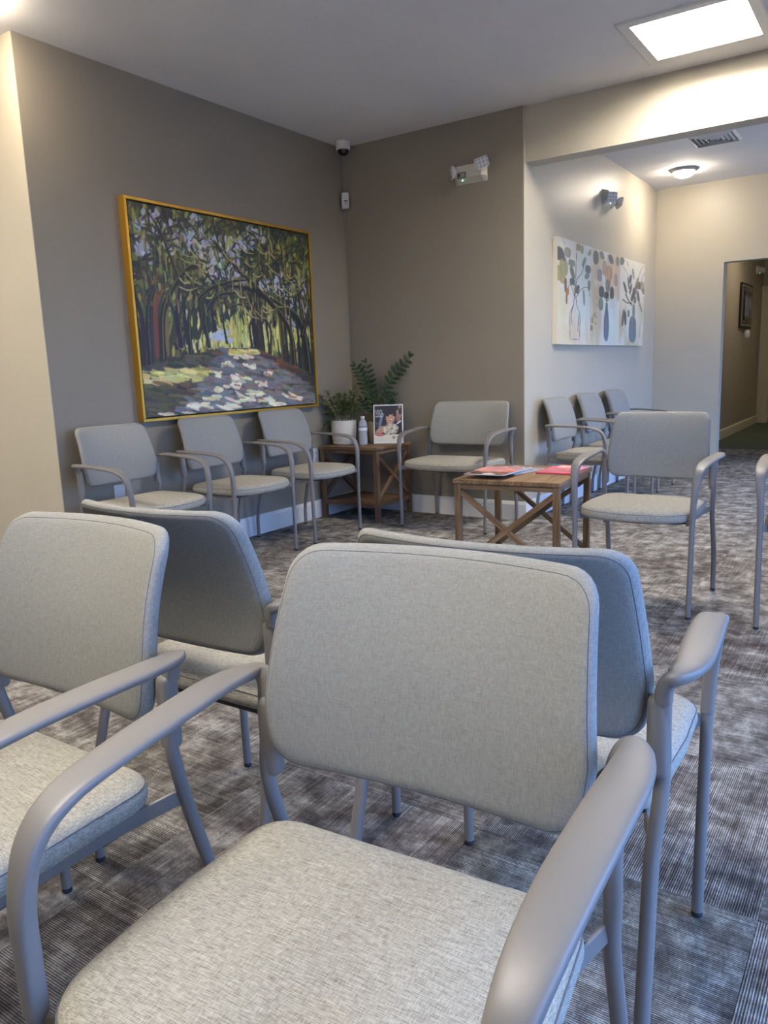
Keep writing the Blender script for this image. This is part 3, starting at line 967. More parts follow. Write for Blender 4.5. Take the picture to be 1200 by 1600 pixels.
def leaf_shape(I, x, y, L, w, ang, col, op=0.85):
    stroke(I, x, y, L, ang, w, col, op)
def vase_canvas(kind):
    # drawn as seen, narrower than tall, then stretched over the square canvas
    wd, hg = (96, 84, 76)[kind], 290
    k3 = 0.31
    I = np.zeros((hg, wd, 3)) + np.array([222, 215, 196])
    for _ in range(240):
        stroke(I, rng.random() * wd, rng.random() * hg, 60 + 60 * rng.random(), PI / 2 + rng.normal(0, .12), 12, np.array([226, 222, 208]) + rng.normal(0, 7, 3), 0.35)
    def wash(n, u0, u1, v0, v1, col):
        for _ in range(n):
            stroke(I, (u0 + (u1 - u0) * rng.random()) * wd, (v0 + (v1 - v0) * rng.random()) * hg, 70, PI / 2, 12, np.array(col) + rng.normal(0, 5, 3), .35)
    def stem(pts, w=2.0, col=(96, 84, 70), op=.8):
        curve_stroke(I, [(a * wd, b_ * hg) for a, b_ in pts], w, w * .8, col, op)
    def leaf(u, v, w, h_, col, tilt=0.0, op=.85):
        stroke(I, u * wd, v * hg, h_ * k3 * 1.08, PI / 2 + tilt, w * k3 * 1.1, np.array(col) + rng.normal(0, 4, 3), op)
        stroke(I, u * wd - 1, v * hg, h_ * k3 * .8, PI / 2 + tilt, w * k3 * .35, np.array(col) * 1.15, op * .5)
    D1, D2, G1, G2, O1 = (82, 88, 84), (104, 108, 102), (146, 150, 128), (128, 134, 120), (156, 150, 104)
    if kind == 0:
        wash(60, .5, 1, .1, 1, (216, 222, 212)); wash(30, 0, .3, .5, 1, (222, 206, 172)); wash(20, .3, 1, .8, 1, (220, 206, 176))
        stem([(.50, .54), (.52, .40), (.53, .2), (.55, .02)]); stem([(.50, .54), (.56, .36), (.72, .27), (.80, .12)]); stem([(.51, .55), (.66, .46), (.78, .42), (.92, .42), (.97, .5)]); stem([(.50, .54), (.42, .45), (.34, .42), (.28, .5)]); stem([(.5, .54), (.46, .36), (.40, .24), (.28, .12)])
        for a in [(.04, .15, 90, 115, (72, 80, 78), -.3), (.02, .33, 90, 130, O1), (.17, .27, 75, 150, O1), (.15, .38, 50, 80, (170, 150, 96)), (.28, .12, 58, 88, G1), (.16, .03, 22, 50, (196, 196, 184), -.5), (.19, .19, 30, 35, D2), (.40, .21, 60, 62, G2), (.42, .30, 36, 110, D2, -.25), (.42, .385, 48, 64, D1), (.60, .04, 44, 64, O1), (.71, .05, 28, 80, G1), (.77, .17, 28, 92, G2, .3), (.90, .23, 56, 76, D2), (.87, .30, 40, 62, G2, .4), (.94, .39, 28, 100, G2), (.95, .06, 28, 66, G1, .4), (.23, .43, 22, 130, (96, 88, 76)), (.28, .49, 30, 66, (178, 108, 66)), (.26, .56, 18, 90, (120, 108, 86)), (.58, .45, 34, 82, D1, .2), (.78, .52, 18, 150, G2, -.06)]:
            leaf(*a)
        wash(8, .42, .62, .70, .92, (212, 200, 176))
        for s in (-1, 1):
            stem([(.51 + s * a, b_) for a, b_ in ((.04, .545), (.045, .60), (.135, .68), (.15, .76), (.135, .945))], 2.2, (122, 108, 90), .8)
        stroke(I, .51 * wd, .945 * hg, 27, 0, 2.4, (122, 108, 90), .8)
        stem([(.47, .60), (.40, .70), (.42, .80)], 2.4, (104, 92, 78), .6); stem([(.62, .70), (.60, .86)], 2.2, (96, 84, 70), .7)
    elif kind == 1:
        wash(50, 0, .35, 0, 1, (206, 188, 152)); wash(40, .55, 1, 0, .5, (204, 184, 152)); wash(40, .4, .9, .55, 1, (216, 222, 214))
        stem([(.53, .52), (.52, .40), (.45, .2)]); stem([(.53, .52), (.60, .36), (.72, .2)]); stem([(.53, .52), (.40, .46)]); stem([(.53, .52), (.70, .46)])
        for a in [(.15, .09, 46, 130, D2), (.35, .05, 38, 76, G2, -.2), (.28, .26, 44, 120, (146, 142, 130)), (.43, .17, 42, 150, (176, 160, 132)), (.65, .06, 44, 90, D2, -.2), (.60, .21, 60, 135, (186, 154, 116)), (.77, .17, 26, 170, (220, 190, 166), .1), (.72, .29, 26, 120, (220, 186, 160), .3), (.90, .06, 34, 95, G2), (.84, .27, 38, 130, (156, 152, 142)), (.56, .35, 40, 125, (128, 132, 124)), (.35, .43, 48, 112, D1), (.52, .455, 42, 70, (72, 76, 74)), (.71, .42, 38, 122, D1), (.33, .56, 42, 125, G2), (.06, .74, 24, 60, O1), (.03, .82, 26, 50, (138, 120, 86)), (.12, .68, 16, 50, O1, .3), (.18, .70, 14, 30, O1), (.22, .50, 12, 24, O1), (.2, .58, 10, 20, O1), (.16, .77, 12, 26, O1)]:
            leaf(*a)
        leaf(.53, .775, 42, 330, (118, 128, 134), 0, .97); leaf(.53, .80, 46, 260, (118, 128, 134), 0, .97); leaf(.53, .60, 22, 130, (112, 122, 130), 0, .97)
        stroke(I, .46 * wd, .80 * hg, 78, PI / 2, 2.5, (72, 84, 98), .6)
    else:
        wash(50, 0, 1, .5, 1, (206, 186, 148)); wash(30, .3, .8, .55, .9, (220, 224, 214)); wash(20, 0, .3, 0, .5, (226, 220, 204))
        for a in [(.20, .33, 22, 120, D1, -.25), (.33, .27, 16, 130, D2, -.1), (.40, .22, 24, 100, (92, 88, 78), .1), (.51, .15, 18, 110, G2, -.1), (.42, .33, 18, 120, D1, .15), (.60, .34, 30, 140, D2, .2), (.54, .37, 20, 110, D1), (.66, .24, 18, 120, (150, 136, 112), .25), (.76, .27, 46, 84, (96, 88, 76), .1), (.73, .40, 28, 120, D2, -.15), (.90, .27, 40, 110, (158, 150, 128)), (.95, .33, 24, 60, D2), (.14, .68, 22, 180, D2, .08), (.23, .68, 20, 150, D1, -.05), (.05, .045, 46, 84, (104, 110, 104), .2), (.35, .62, 22, 80, G2), (.84, .52, 16, 120, G2, -.3), (.28, .05, 10, 60, G1, -.3), (.60, .45, 26, 80, D2), (.5, .42, 26, 100, D1, .2)]:
            leaf(*a)
        stem([(.12, .47), (.30, .50), (.48, .49)], 4, (70, 62, 54)); stem([(.22, .40), (.36, .48), (.5, .52)], 4, (70, 62, 54)); stem([(.95, .02), (.78, .12), (.70, .3)], 1.8, (178, 144, 118)); stem([(.1, .1), (.3, .18), (.42, .4)], 1.6, (136, 126, 106)); stem([(.98, .1), (.86, .2), (.84, .3)], 1.8, (178, 144, 118))
        leaf(.53, .80, 70, 290, (118, 128, 134), 0, .97); leaf(.53, .84, 72, 220, (118, 128, 134), 0, .97); leaf(.56, .58, 26, 150, (130, 138, 136), 0, .97)
        stroke(I, .40 * wd, .82 * hg, 66, PI / 2, 3, (86, 102, 120), .5)
    return tolin(I)
yb = [(0.497, 1.2085), (1.2125, 1.957), (1.961, 2.715)]
for k, (a, b_) in enumerate(yb):
    r = empty('vase_canvas', (X_W, (a + b_) / 2, 1.606), PI / 2)
    s = b_ - a
    hz = 0.757
    box('canvas', (-s / 2, -0.037, -hz / 2), (s / 2, -0.0, hz / 2), 'canvas_edge', r, 0.002, 1)
    raster('print', vase_canvas(k), (s - 0.002, hz - 0.002), 'oil_paint', r, loc=(0, -0.0376, 0))
    tag(r, ['canvas print of a clear bottle vase with round green leaves', 'canvas print of a slim blue bottle with grey and tan leaves', 'canvas print of a blue vase with dark spiky leaves'][k], 'canvas print', 'vase canvases on the alcove wall')

# ------------------------------------------------------------------ security and emergency fixtures
dc = empty('security_camera', (0.105, -0.125, H))
lathe('housing', [(0.052, 0), (0.053, -0.04), (0.050, -0.052), (0.044, -0.056)], 'white_plastic', dc)
lathe('dome_cover', [(0.041, -0.054), (0.040, -0.066), (0.034, -0.080), (0.022, -0.091), (0.001, -0.096)], 'dome_black', dc)
tag(dc, 'white dome security camera in the ceiling corner', 'camera')
ms = empty('motion_sensor', (0.034, -0.034, 2.352), math.radians(45))
box('housing', (-0.028, -0.036, -0.058), (0.028, 0.012, 0.058), 'white_plastic', ms, 0.008, 3)
box('window', (-0.017, -0.0385, -0.045), (0.017, -0.034, -0.004), 'cream_plastic', ms, 0.002, 1)
box('slot', (-0.014, -0.0395, -0.008), (0.014, -0.035, -0.001), 'label_dark', ms)
box('logo_plate', (-0.006, -0.0395, -0.032), (0.006, -0.036, -0.012), 'label_grey', ms)
tag(ms, 'small white motion sensor in the wall corner', 'sensor')
tag(tube('corner_cable', [(0.006, -0.006, 2.70), (0.006, -0.006, 2.0), (0.006, -0.006, 1.2), (0.006, -0.006, 0.62)], 0.0022, 'cable_taupe', None, 1, 6), 'thin pale cable running down the wall corner', 'cable')

def emergency_light(loc, rz, heads, label):
    r = empty('emergency_light', loc, rz)
    # wedge-shaped housing
    prof = [(0, 0.062), (-0.045, 0.050), (-0.052, -0.03), (0, -0.062)]
    verts, faces = [], []
    for x, k in ((-0.118, 1), (-0.095, 2), (0.095, 2), (0.118, 1)):
        for (y, z) in prof:
            verts.append((x, y * (0.45 if k == 1 else 1), z))
    for i in range(3):
        for k in range(4):
            l = (k + 1) % 4
            faces.append((i * 4 + k, i * 4 + l, (i + 1) * 4 + l, (i + 1) * 4 + k))
    faces += [(3, 2, 1, 0), (12, 13, 14, 15)]
    o = from_py('housing', verts, faces, 'cream_plastic', r)
    fix_smooth(o.data, 0.3)
    for (x, z, rx, ry, rz_) in heads:
        h = empty('lamp_head', (x, -0.062, z))
        h.parent = r
        h.rotation_euler = (rx, ry, rz_)
        bm = bmesh.new()
        bm_box(bm, (-0.052, -0.02, -0.045), (0.052, 0.018, 0.045))
        for v in bm.verts:
            if v.co.y > 0:
                v.co.x *= 0.55
                v.co.z *= 0.55
        bmesh.ops.bevel(bm, geom=list(bm.edges), offset=0.010, segments=3, affect='EDGES')
        o = bm_obj('shell', bm, 'white_plastic', h, True)
        fix_smooth(o.data, 0.7)
        bm = bmesh.new()
        for a in range(4):
            for c in range(3):
                cx, cz = -0.036 + a * 0.024, -0.026 + c * 0.026
                vs = bm_box(bm, (cx - 0.0085, -0.0225, cz - 0.0095), (cx + 0.0085, -0.019, cz + 0.0095))
        o = bm_obj('led_lens', bm, 'led_cell', h)
        o['kind'] = 'stuff'
    box('label_plate', (-0.085, -0.0525, -0.032), (-0.020, -0.0495, 0.006), 'label_dark', r)
    box('label_print', (-0.080, -0.0535, -0.027), (-0.025, -0.0515, 0.001), 'label_grey', r)
    lathe('label_symbol', [(0.009, 0), (0.009, 0.0006)], 'label_dark', r, 16, loc=(-0.069, -0.0535, -0.013), rot=(PI / 2, 0, 0))
    lathe('indicator', [(0.0035, 0), (0.003, 0.003), (0.001, 0.004)], 'green_led', r, 10, loc=(-0.048, -0.045, -0.046), rot=(2.2, 0, 0))
    tag(r, label, 'emergency light')
    return r
emergency_light((1.092, 0, 2.385), 0, [(-0.108, 0.010, math.radians(4), math.radians(0), math.radians(-52)), (0.108, 0.035, math.radians(-12), math.radians(-16), math.radians(26))], 'twin head emergency light on the taupe back wall')
emergency_light((X_W, 1.69, 2.42), PI / 2, [(-0.085, -0.005, 0.1, 0, math.radians(-40)), (0.10, -0.02, 0.3, 0.2, math.radians(45))], 'twin head emergency light above the vase canvases')
emergency_light((1.6, 8.55, 2.40), PI / 2, [(-0.09, 0, 0.1, 0, math.radians(-40)), (0.10, 0, 0.2, 0, math.radians(40))], 'emergency light on the hallway wall above the screen')

# outlets
def outlet(loc, rz, label):
    r = empty('wall_outlet', loc, rz)
    box('plate', (-0.036, -0.006, -0.058), (0.036, 0, 0.058), 'white_plastic', r, 0.002, 1)
    for z in (-0.021, 0.021):
        box('socket', (-0.016, -0.008, z - 0.0165), (0.016, -0.004, z + 0.0165), 'white_trim', r, 0.004, 2)
        bm = bmesh.new()
        bm_box(bm, (-0.0075, -0.0086, z - 0.002), (-0.0052, -0.006, z + 0.007))
        bm_box(bm, (0.0052, -0.0086, z - 0.002), (0.0075, -0.006, z + 0.007))
        bm_box(bm, (-0.002, -0.0086, z - 0.011), (0.002, -0.006, z - 0.007))
        bm_obj('slots', bm, 'socket_dark', r)
    tag(r, label, 'outlet')
outlet((0, -2.268, 0.445), PI / 2, 'white double power outlet behind the chair under the painting')
outlet((0, -0.50, 0.47), PI / 2, 'white power outlet on the wall beside the plant table')

# alcove ceiling vent
vt = empty('ceiling_vent', (2.31, 1.655, H))
for k, s in enumerate((0.165, 0.13, 0.098, 0.066, 0.034)):
    bm = bmesh.new()
    z0_, z1_ = -0.006 - 0.002 * k, -0.016
    t = 0.014
    a, b_ = s, s - t
    vs = []
    for (d, z) in ((a, -0.002), (a, -0.008), (b_, -0.020), (b_, -0.016)):
        vs.append([bm.verts.new((p * d, q * d, z)) for p, q in ((1, 1), (-1, 1), (-1, -1), (1, -1))])
    for i in range(4):
        for c in range(4):
            bm.faces.new((vs[i][c], vs[i][(c + 1) % 4], vs[(i + 1) % 4][(c + 1) % 4], vs[(i + 1) % 4][c]))
    bm_obj('louver', bm, 'white_plastic', vt)
box('duct', (-0.16, -0.16, -0.0015), (0.16, 0.16, -0.0005), 'vent_dark', vt)
tag(vt, 'square white louvered air vent in the alcove ceiling', 'vent')

# hallway screen and the small device under it
sc_ = empty('wall_display', (1.6, 7.62, 1.815), PI / 2)
vv, ff = [], []
def arc_slab(name, w, h_, y0, y1, bow, mat, parent):
    vs, fs = [], []
    n = 12
    for k in range(n + 1):
        x = -w / 2 + w * k / n
        yy = y1 - bow * (1 - (2 * x / w) ** 2)
        vs += [(x, y0, -h_ / 2), (x, y0, h_ / 2), (x, yy, h_ / 2), (x, yy, -h_ / 2)]
    for k in range(n):
        for c in range(4):
            fs.append((k * 4 + c, k * 4 + (c + 1) % 4, (k + 1) * 4 + (c + 1) % 4, (k + 1) * 4 + c))
    fs += [(0, 1, 2, 3), (n * 4 + 3, n * 4 + 2, n * 4 + 1, n * 4)]
    o = from_py(name, vs, fs, mat, parent)
    fix_smooth(o.data, 0.5)
    return o
arc_slab('housing', 0.92, 0.62, 0.0, -0.030, 0.012, 'black_plastic', sc_)
arc_slab('bezel', 0.86, 0.56, -0.028, -0.033, 0.012, 'metal_grey', sc_)
arc_slab('glass_front', 0.82, 0.53, -0.03, -0.035, 0.012, 'screen_black', sc_)
n = 60
I = np.zeros((n, n, 3)) + np.array([60, 54, 46])
for _ in range(160):
    stroke(I, rng.random() * n, (.2 + .6 * rng.random()) * n, 16, PI / 2, 6, pick([(110, 124, 168), (150, 160, 190), (84, 98, 146), (190, 190, 190)]), .6)
raster('poster', tolin(I), (0.56, 0.40), 'printed_paper', sc_, loc=(0, -0.0485, 0.0))
tag(sc_, 'black framed curved display box on the hallway wall', 'display')
hs = empty('hand_sensor', (1.6, 7.62, 1.40), PI / 2)
lathe('body', [(0.03, -0.06), (0.042, -0.045), (0.045, 0.02), (0.036, 0.05), (0.015, 0.06)], 'white_plastic', hs, 20, loc=(0.0, -0.045, 0.02))
box('mount', (-0.02, -0.03, -0.11), (0.02, 0.0, 0.05), 'metal_grey', hs, 0.003, 1)
tag(hs, 'small white wall device under the hallway display', 'wall device')

# ------------------------------------------------------------------ things on the corner table
wp = empty('white_planter', (0.150, -0.33, ZT))
lathe('pot', [(0.080, 0.022), (0.088, 0.03), (0.094, 0.10), (0.097, 0.182), (0.092, 0.182), (0.089, 0.168), (0.02, 0.163)], 'ceramic_white', wp, 36)
lathe('saucer', [(0.074, 0.0), (0.082, 0.004), (0.088, 0.020), (0.084, 0.022), (0.05, 0.018)], 'ceramic_white', wp, 36)
lathe('soil', [(0.089, 0.156), (0.089, 0.168), (0.01, 0.172)], 'soil', wp, 24)
tag(wp, 'white ceramic planter with saucer on the corner table', 'planter')
# leafy houseplant: many thin shoots with small leaves
hp = empty('leafy_houseplant', (0.150, -0.33, ZT + 0.17))
SV, SF, LV, LF = [], [], [], []
def add_leaf(V, Fc, p, d, nrm, L, w):
    d, nrm = Vector(d).normalized(), Vector(nrm)
    s = d.cross(nrm)
    if s.length < 1e-3:
        s = Vector((1, 0, 0))
    s.normalize()
    nn = s.cross(d)
    i = len(V)
    V += [tuple(p), tuple(p + d * L * .35 + s * w / 2 + nn * w * .12), tuple(p + d * L * .75 + s * w * .38 + nn * w * .1), tuple(p + d * L), tuple(p + d * L * .75 - s * w * .38 + nn * w * .1), tuple(p + d * L * .35 - s * w / 2 + nn * w * .12), tuple(p + d * L * .5)]
    Fc += [(i, i + 1, i + 6), (i + 1, i + 2, i + 6), (i + 2, i + 3, i + 6), (i + 3, i + 4, i + 6), (i + 4, i + 5, i + 6), (i + 5, i, i + 6)]
rr = random.Random(5)
def shoot(base, tip, droop=0.0, n=12, L=0.028):
    base, tip = Vector(base), Vector(tip)
    pts = []
    for k in range(6):
        t = k / 5
        p = base.lerp(tip, t) + Vector((rr.gauss(0, .006), rr.gauss(0, .006), 0.03 * math.sin(t * PI) - droop * t * t))
        pts.append(tuple(p))
    v, f = sweep(pts, [(1, .1, .05)] * 6, [.0032] * 6, [.0032] * 6, 2, 4)
    i0 = len(SV)
    SV.extend([tuple(a) for a in v])
    SF.extend([tuple(i0 + a for a in q) for q in f])
    for k in range(n):
        t = 0.2 + 0.8 * k / (n - 1)
        q = min(4, int(t * 5))
        p = Vector(pts[q]).lerp(Vector(pts[q + 1]), t * 5 - q)
        for s in range(3):
            a = rr.uniform(0, 2 * PI)
            add_leaf(LV, LF, p, (math.cos(a), math.sin(a), rr.uniform(-.1, .7)), (0, 0, 1), L * rr.uniform(.7, 1.35), L * .62 * rr.uniform(.8, 1.2))
R_ = Vector((0.82, 0.57, 0))      # sideways, as one stands before the table
for (dx, dz, dy, n) in [(-.175, .20, .0, 9), (-.16, .14, .03, 10), (-.115, .235, .01, 12), (-.10, .16, -.03, 12), (-.06, .19, .03, 13), (-.05, .13, -.05, 12), (-.02, .21, .0, 13), (.0, .15, -.05, 13), (.03, .20, .02, 13), (.05, .14, -.04, 13), (.07, .23, .03, 13), (.09, .16, -.01, 12), (.11, .20, .0, 12), (.13, .13, .02, 12), (.14, .08, -.03, 12), (-.14, .05, -.02, 12), (-.12, .10, -.05, 10), (.02, .10, -.08, 13), (.10, .26, .04, 10)]:
    b0 = R_ * (dx * 0.35) + Vector((0, dy * .4, 0))
    t0 = R_ * dx + Vector((0.57 * dy, -.82 * dy, 0)) + Vector((0, 0, dz))
    shoot(b0, t0, 0, n + 3)
for dx, dz in ((-.145, -.05), (-.165, -.10), (-.12, -.13), (-.10, -.02), (.135, -.02)):
    shoot(R_ * (dx * .45) + Vector((0, -.05, .01)), R_ * dx + Vector((0.02, -.045, dz)), 0.0, 9, 0.018)
o = from_py('stems', SV, SF, 'small_stem', hp)
o['kind'] = 'stuff'
o = from_py('foliage', LV, LF, 'small_leaf', hp)
o['kind'] = 'stuff'
tag(hp, 'bushy small leaved houseplant spilling from the white planter', 'plant')

tp = empty('tan_planter', (0.315, -0.115, ZT))
lathe('pot', [(0.062, 0.0), (0.068, 0.006), (0.082, 0.155), (0.078, 0.157), (0.072, 0.14), (0.01, 0.138)], 'ceramic_tan', tp, 32)
lathe('soil', [(0.072, 0.135), (0.072, 0.143), (0.01, 0.146)], 'soil', tp, 20)
tag(tp, 'tan planter standing behind the water bottle', 'planter')
zz = empty('zz_plant', (0.315, -0.115, ZT + 0.14))
nL = 9
lv, lf = [], []
for k in range(nL):
    t = k / (nL - 1)
    w = 0.5 * math.sin(PI * t ** 0.85) ** 0.8 * 0.46 if 0 < t < 1 else 0.0
    lv += [(t, w, 0.05 * math.sin(PI * t) + w * .18), (t, 0, 0.05 * math.sin(PI * t)), (t, -w, 0.05 * math.sin(PI * t) + w * .18)]
for k in range(nL - 1):
    for c in range(2):
        lf.append((k * 3 + c, k * 3 + c + 1, (k + 1) * 3 + c + 1, (k + 1) * 3 + c))
leaf_me = bpy.data.meshes.new('leaf')
leaf_me.from_pydata(lv, [], lf)
leaf_me.polygons.foreach_set('use_smooth', [True] * len(leaf_me.polygons))
leaf_me.materials.append(MATS['zz_leaf'])
def zz_stem(base, ctrl, tip, nleaf, L, t0=0.38, facing=(0.56, -0.83, 0.1)):
    base, ctrl, tip = Vector(base), Vector(ctrl), Vector(tip)
    pts = [tuple(base * (1 - t) ** 2 + ctrl * 2 * t * (1 - t) + tip * t * t) for t in [k / 8 for k in range(9)]]
    wd = [0.015 - 0.011 * k / 8 for k in range(9)]
    v, f = sweep(pts, [(1, .1, .05)] * 9, wd, wd, 2, 7)
    st = from_py('stem', v, f, 'zz_stem', zz, True)
    for k in range(nleaf):
        t = t0 + (1 - t0) * k / (nleaf - 1)
        p = base * (1 - t) ** 2 + ctrl * 2 * t * (1 - t) + tip * t * t
        d = ((ctrl - base) * (1 - t) + (tip - ctrl) * t).normalized()
        fc = Vector(facing).normalized()
        side = d.cross(fc).normalized()
        for s in (-1, 1):
            ax = (side * s + d * (0.62 if s < 0 else 0.5) + fc * rr.uniform(-.1, .35)).normalized()
            ln = L * (0.72 + 0.5 * math.sin(PI * min(1, (k + 1.5) / (nleaf + 1)))) * rr.uniform(.9, 1.1)
            if k == nleaf - 1 and s == 1:
                ax = d
            z = (fc + Vector((0, 0, .7))).normalized()
            y = z.cross(ax).normalized()
            z = ax.cross(y)
            M = Matrix((ax, y, z)).transposed().to_4x4() @ Matrix.Diagonal((ln, ln, ln, 1))
            M.translation = p
            o = bpy.data.objects.new('leaf', leaf_me)
            COL.objects.link(o)
            o.parent = st
            o.matrix_local = M
S = lambda a, dep, z: Vector((0.82 * a + 0.57 * dep, 0.57 * a - 0.82 * dep, z))   # a: sideways, dep: towards the room
zz_stem(S(.0, .0, 0), S(.03, .0, .30), S(.26, .05, .49), 10, 0.058, 0.34)
zz_stem(S(-.02, .0, 0), S(-.05, .0, .28), S(-.15, .05, .44), 9, 0.056, 0.36)
zz_stem(S(-.01, -.02, 0), S(-.04, -.02, .22), S(-.07, -.03, .46), 8, 0.055, 0.42)
zz_stem(S(.01, .02, 0), S(-.02, .04, .16), S(-.06, .08, .27), 5, 0.052, 0.4)
zz_stem(S(.02, .0, 0), S(.06, .02, .16), S(.13, .03, .205), 5, 0.05, 0.45)
zz_stem(S(.0, .01, 0), S(-.05, .03, .12), S(-.11, .05, .19), 5, 0.05, 0.4)
tag(zz, 'dark green plant with long arching leafy stems in the tan planter', 'plant')

wb = empty('water_bottle', (0.332, -0.335, ZT))
lathe('bottle_body', [(0.026, 0.0), (0.0315, 0.004), (0.0325, 0.02), (0.031, 0.03), (0.0325, 0.04), (0.031, 0.05), (0.0325, 0.06), (0.0305, 0.075), (0.0290, 0.09), (0.0325, 0.105), (0.0325, 0.15), (0.029, 0.165), (0.018, 0.183), (0.0125, 0.190), (0.0125, 0.200)], 'clear_plastic', wb, 28)
lathe('water', [(0.024, 0.003), (0.0300, 0.006), (0.0288, 0.03), (0.0300, 0.06), (0.0270, 0.09), (0.0300, 0.105), (0.0300, 0.145), (0.0002, 0.1455)], 'clear_plastic', wb, 24)
lathe('label_wrap', [(0.0331, 0.108), (0.0332, 0.136)], 'bottle_label', wb, 28)
lathe('label_band', [(0.0333, 0.1315), (0.0334, 0.1375)], 'bottle_stripe', wb, 28)
lathe('cap', [(0.0145, 0.196), (0.015, 0.198), (0.015, 0.210), (0.0135, 0.212)], 'white_plastic', wb, 24)
tag(wb, 'small clear plastic water bottle with white cap', 'bottle')

# sign with a bride photograph in a white holder
def bride():
    wd, hg = 96, 126
    I = np.zeros((hg, wd, 3)) + np.array([36, 38, 56])
    for _ in range(80):
        stroke(I, rng.random() * wd, rng.random() * hg, 30, PI / 2, 14, np.array([38, 40, 60]) + rng.normal(0, 6, 3), .5)
    # veil
    for k in range(14):
        curve_stroke(I, [(46 - k * .5, 16), (30 - k * .6, 36), (22 - k * .5, 66), (16 - k * .2, 92)], 3, 4, np.array([120, 122, 150]) + rng.normal(0, 14, 3), .45)
    # groom: jacket, collar, face
    stroke(I, 88, 92, 76, PI / 2 - .1, 34, (28, 30, 46), .95)
    stroke(I, 84, 30, 36, PI / 2, 22, (168, 128, 124), .95)
    stroke(I, 82, 48, 22, 1.2, 18, (160, 116, 110), .95)
    stroke(I, 90, 18, 30, PI / 2, 14, (58, 46, 46), .9)
    stroke(I, 84, 60, 22, -.6, 6, (226, 226, 232), .95)
    # bride: shoulder, neck, face, hair
    stroke(I, 20, 88, 46, -.7, 24, (196, 152, 128), .95)
    stroke(I, 52, 66, 30, PI / 2, 24, (190, 144, 120), .95)
    stroke(I, 55, 42, 42, PI / 2 + .06, 34, (208, 164, 142), .97)
    stroke(I, 51, 16, 46, .05, 34, (34, 32, 50), .97)
    stroke(I, 40, 27, 26, .75, 14, (32, 30, 46), .95)
    stroke(I, 69, 27, 24, 1.3, 12, (30, 28, 44), .95)
    stroke(I, 47, 37, 8, .05, 3.4, (44, 30, 32), .9)
    stroke(I, 63, 36, 8, -.05, 3.4, (44, 30, 32), .9)
    stroke(I, 56, 43, 8, PI / 2, 4, (184, 136, 114), .8)
    stroke(I, 57, 51, 17, -.08, 8, (140, 58, 62), .9)
    stroke(I, 57, 50, 14, -.08, 4, (244, 238, 234), .95)
    # bouquet
    for _ in range(90):
        a, r_ = rng.random() * 2 * PI, math.sqrt(rng.random())
        stroke(I, 55 + 26 * r_ * math.cos(a), 83 + 18 * r_ * math.sin(a), 9, rng.random() * PI, 8, pick([(226, 220, 204), (214, 206, 188), (236, 232, 220), (206, 200, 178), (176, 174, 150)]), .75)
    # foot of the sheet with the red badge and small print
    I[103:, :] = np.array([232, 228, 216])
    stroke(I, 18, 102, 28, 0.02, 12, (186, 84, 84), .95)
    stroke(I, 18, 101.5, 20, 0.02, 5, (226, 150, 146), .8)
    stroke(I, 66, 113, 11, 0, 11, (120, 118, 116), .9)
    stroke(I, 66, 113, 6, .8, 3, (220, 216, 206), .8)
    stroke(I, 84, 110, 18, 0, 4, (52, 50, 52), .9)
    stroke(I, 83, 117, 16, 0, 2, (120, 116, 110), .8)
    # small lines of print beside the veil and the crest at the top right
    for y in (58, 62, 66):
        stroke(I, 10, y, 15, 0, 2, (150, 156, 160), .7)
    stroke(I, 13, 73, 22, 0, 1.8, (160, 170, 186), .7)
    stroke(I, 87, 6, 10, PI / 2, 10, (196, 192, 188), .9)
    stroke(I, 87, 6, 5, .8, 4, (60, 56, 60), .9)
    return tolin(I)
sg = empty('counter_sign', (0.470, -0.205, ZT), math.radians(27))
tilt = math.radians(-9)
bd = empty('sign_board', (0, 0, 0.004))
bd.parent = sg
bd.rotation_euler = (tilt, 0, 0)
box('backing', (-0.112, 0, 0), (0.112, 0.004, 0.288), 'paper_white', bd, 0.0012, 1)
raster('poster', bride(), (0.206, 0.262), 'printed_paper', bd, loc=(0, -0.0008, 0.147))
for k, (txt, z, s) in enumerate((('LOVE', 0.234, 0.021), ('YOUR', 0.215, 0.021), ('smile', 0.194, 0.026))):
    cu = bpy.data.curves.new('lettering', 'FONT')
    cu.body = txt
    cu.size = s
    cu.extrude = 0.0002
    tmp = bpy.data.objects.new('lettering_curve', cu)
    COL.objects.link(tmp)
    me = bpy.data.meshes.new_from_object(tmp)
    bpy.data.objects.remove(tmp)
    o = link('lettering', me, 'text_white')
    o.parent = bd
    o.location = (-0.096, -0.0014, z)
    o.rotation_euler = (PI / 2, 0, 0)
box('foot', (-0.112, -0.002, 0), (0.112, 0.058, 0.004), 'paper_white', sg, 0.001, 1)
tag(sg, 'upright tabletop sign with a photo of a smiling bride', 'sign')

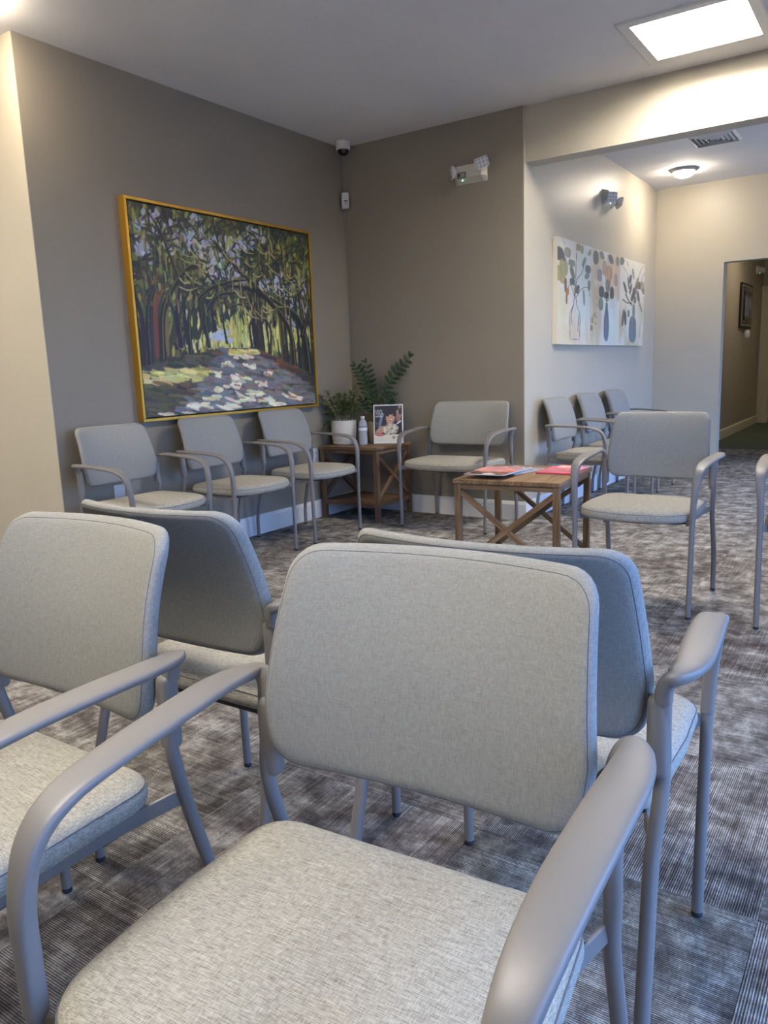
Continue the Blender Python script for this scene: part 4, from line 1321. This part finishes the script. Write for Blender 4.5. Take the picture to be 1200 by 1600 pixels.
# ------------------------------------------------------------------ magazines on the coffee table
def cover(kind):
    w, h_ = 60, 80
    I = np.zeros((h_, w, 3))
    if kind == 0:      # pink and orange beach sunset
        for y in range(h_):
            t = y / h_
            I[y] = np.array([226, 150, 150]) * (1 - t) + np.array([238, 176, 138]) * t
        for _ in range(40):
            stroke(I, rng.random() * w, (.1 + .5 * rng.random()) * h_, 26, .1, 6, pick([(196, 108, 136), (232, 150, 130), (244, 180, 140), (170, 104, 150)]), .7)
        for _ in range(70):
            stroke(I, rng.random() * w, (.66 + .36 * rng.random()) * h_, 12, 0, 6, pick([(74, 50, 40), (104, 72, 54), (58, 40, 36)]), .85)
        for _ in range(12):
            stroke(I, rng.random() * w, (.58 + .08 * rng.random()) * h_, 10, .3, 4, (130, 70, 56), .8)
        stroke(I, 34, 72, 20, 0, 13, (236, 234, 230), .97)
        stroke(I, 47, 40, 16, .5, 4, (190, 96, 80), .7)
    elif kind == 1:
        I[:] = np.array([214, 96, 116])
        stroke(I, 30, 30, 60, 0, 34, (236, 214, 190), .95)
        stroke(I, 34, 30, 30, .3, 16, (214, 170, 120), .8)
        stroke(I, 30, 62, 40, 0, 8, (196, 70, 90), .8)
    elif kind == 2:
        I[:] = np.array([216, 92, 112])
        for _ in range(14):
            stroke(I, rng.random() * w, rng.random() * h_, 20, rng.random(), 6, pick([(226, 120, 136), (200, 78, 100)]), .6)
    else:
        I[:] = np.array([150, 152, 160])
        for _ in range(50):
            stroke(I, rng.random() * w, rng.random() * h_, 16, rng.random() * 3, 6, pick([(96, 102, 120), (190, 194, 200), (70, 72, 84), (210, 206, 196)]), .7)
    return tolin(I)
def magazine(x, y, z, rz, kind, label, th=0.005, size=(0.205, 0.272)):
    r = empty('magazine', (x, y, z), math.radians(rz))
    box('pages', (-size[0] / 2, -size[1] / 2, 0), (size[0] / 2, size[1] / 2, th), 'paper_white' if kind != 2 else 'pink_cover', r, 0.0012, 1)
    raster('cover', cover(kind), (size[0], size[1]), 'printed_paper', r, loc=(0, 0, th + 0.0006), rot=(-PI / 2, 0, 0))
    tag(r, label, 'magazine', 'magazines on the coffee table')
zt = 0.5002
magazine(1.862, -1.010, zt, -14, 3, 'lowest grey magazine of the fanned pile on the coffee table', 0.008)
magazine(1.828, -1.075, zt + 0.0088, -3, 3, 'grey magazine second from the bottom of the fanned pile', 0.006)
magazine(1.822, -1.135, zt + 0.0156, 5, 3, 'magazine directly under the sunset cover magazine', 0.006)
magazine(1.838, -1.222, zt + 0.0224, 2, 0, 'magazine with a pink and orange sunset cover on top of the pile', 0.005, (0.235, 0.295))
magazine(2.112, -0.935, zt, 2, 2, 'plain pink magazine lying under the cream and pink one', 0.008, (0.21, 0.28))
magazine(2.128, -0.895, zt + 0.0088, -4, 1, 'cream and pink magazine on the right of the coffee table', 0.007, (0.16, 0.2))
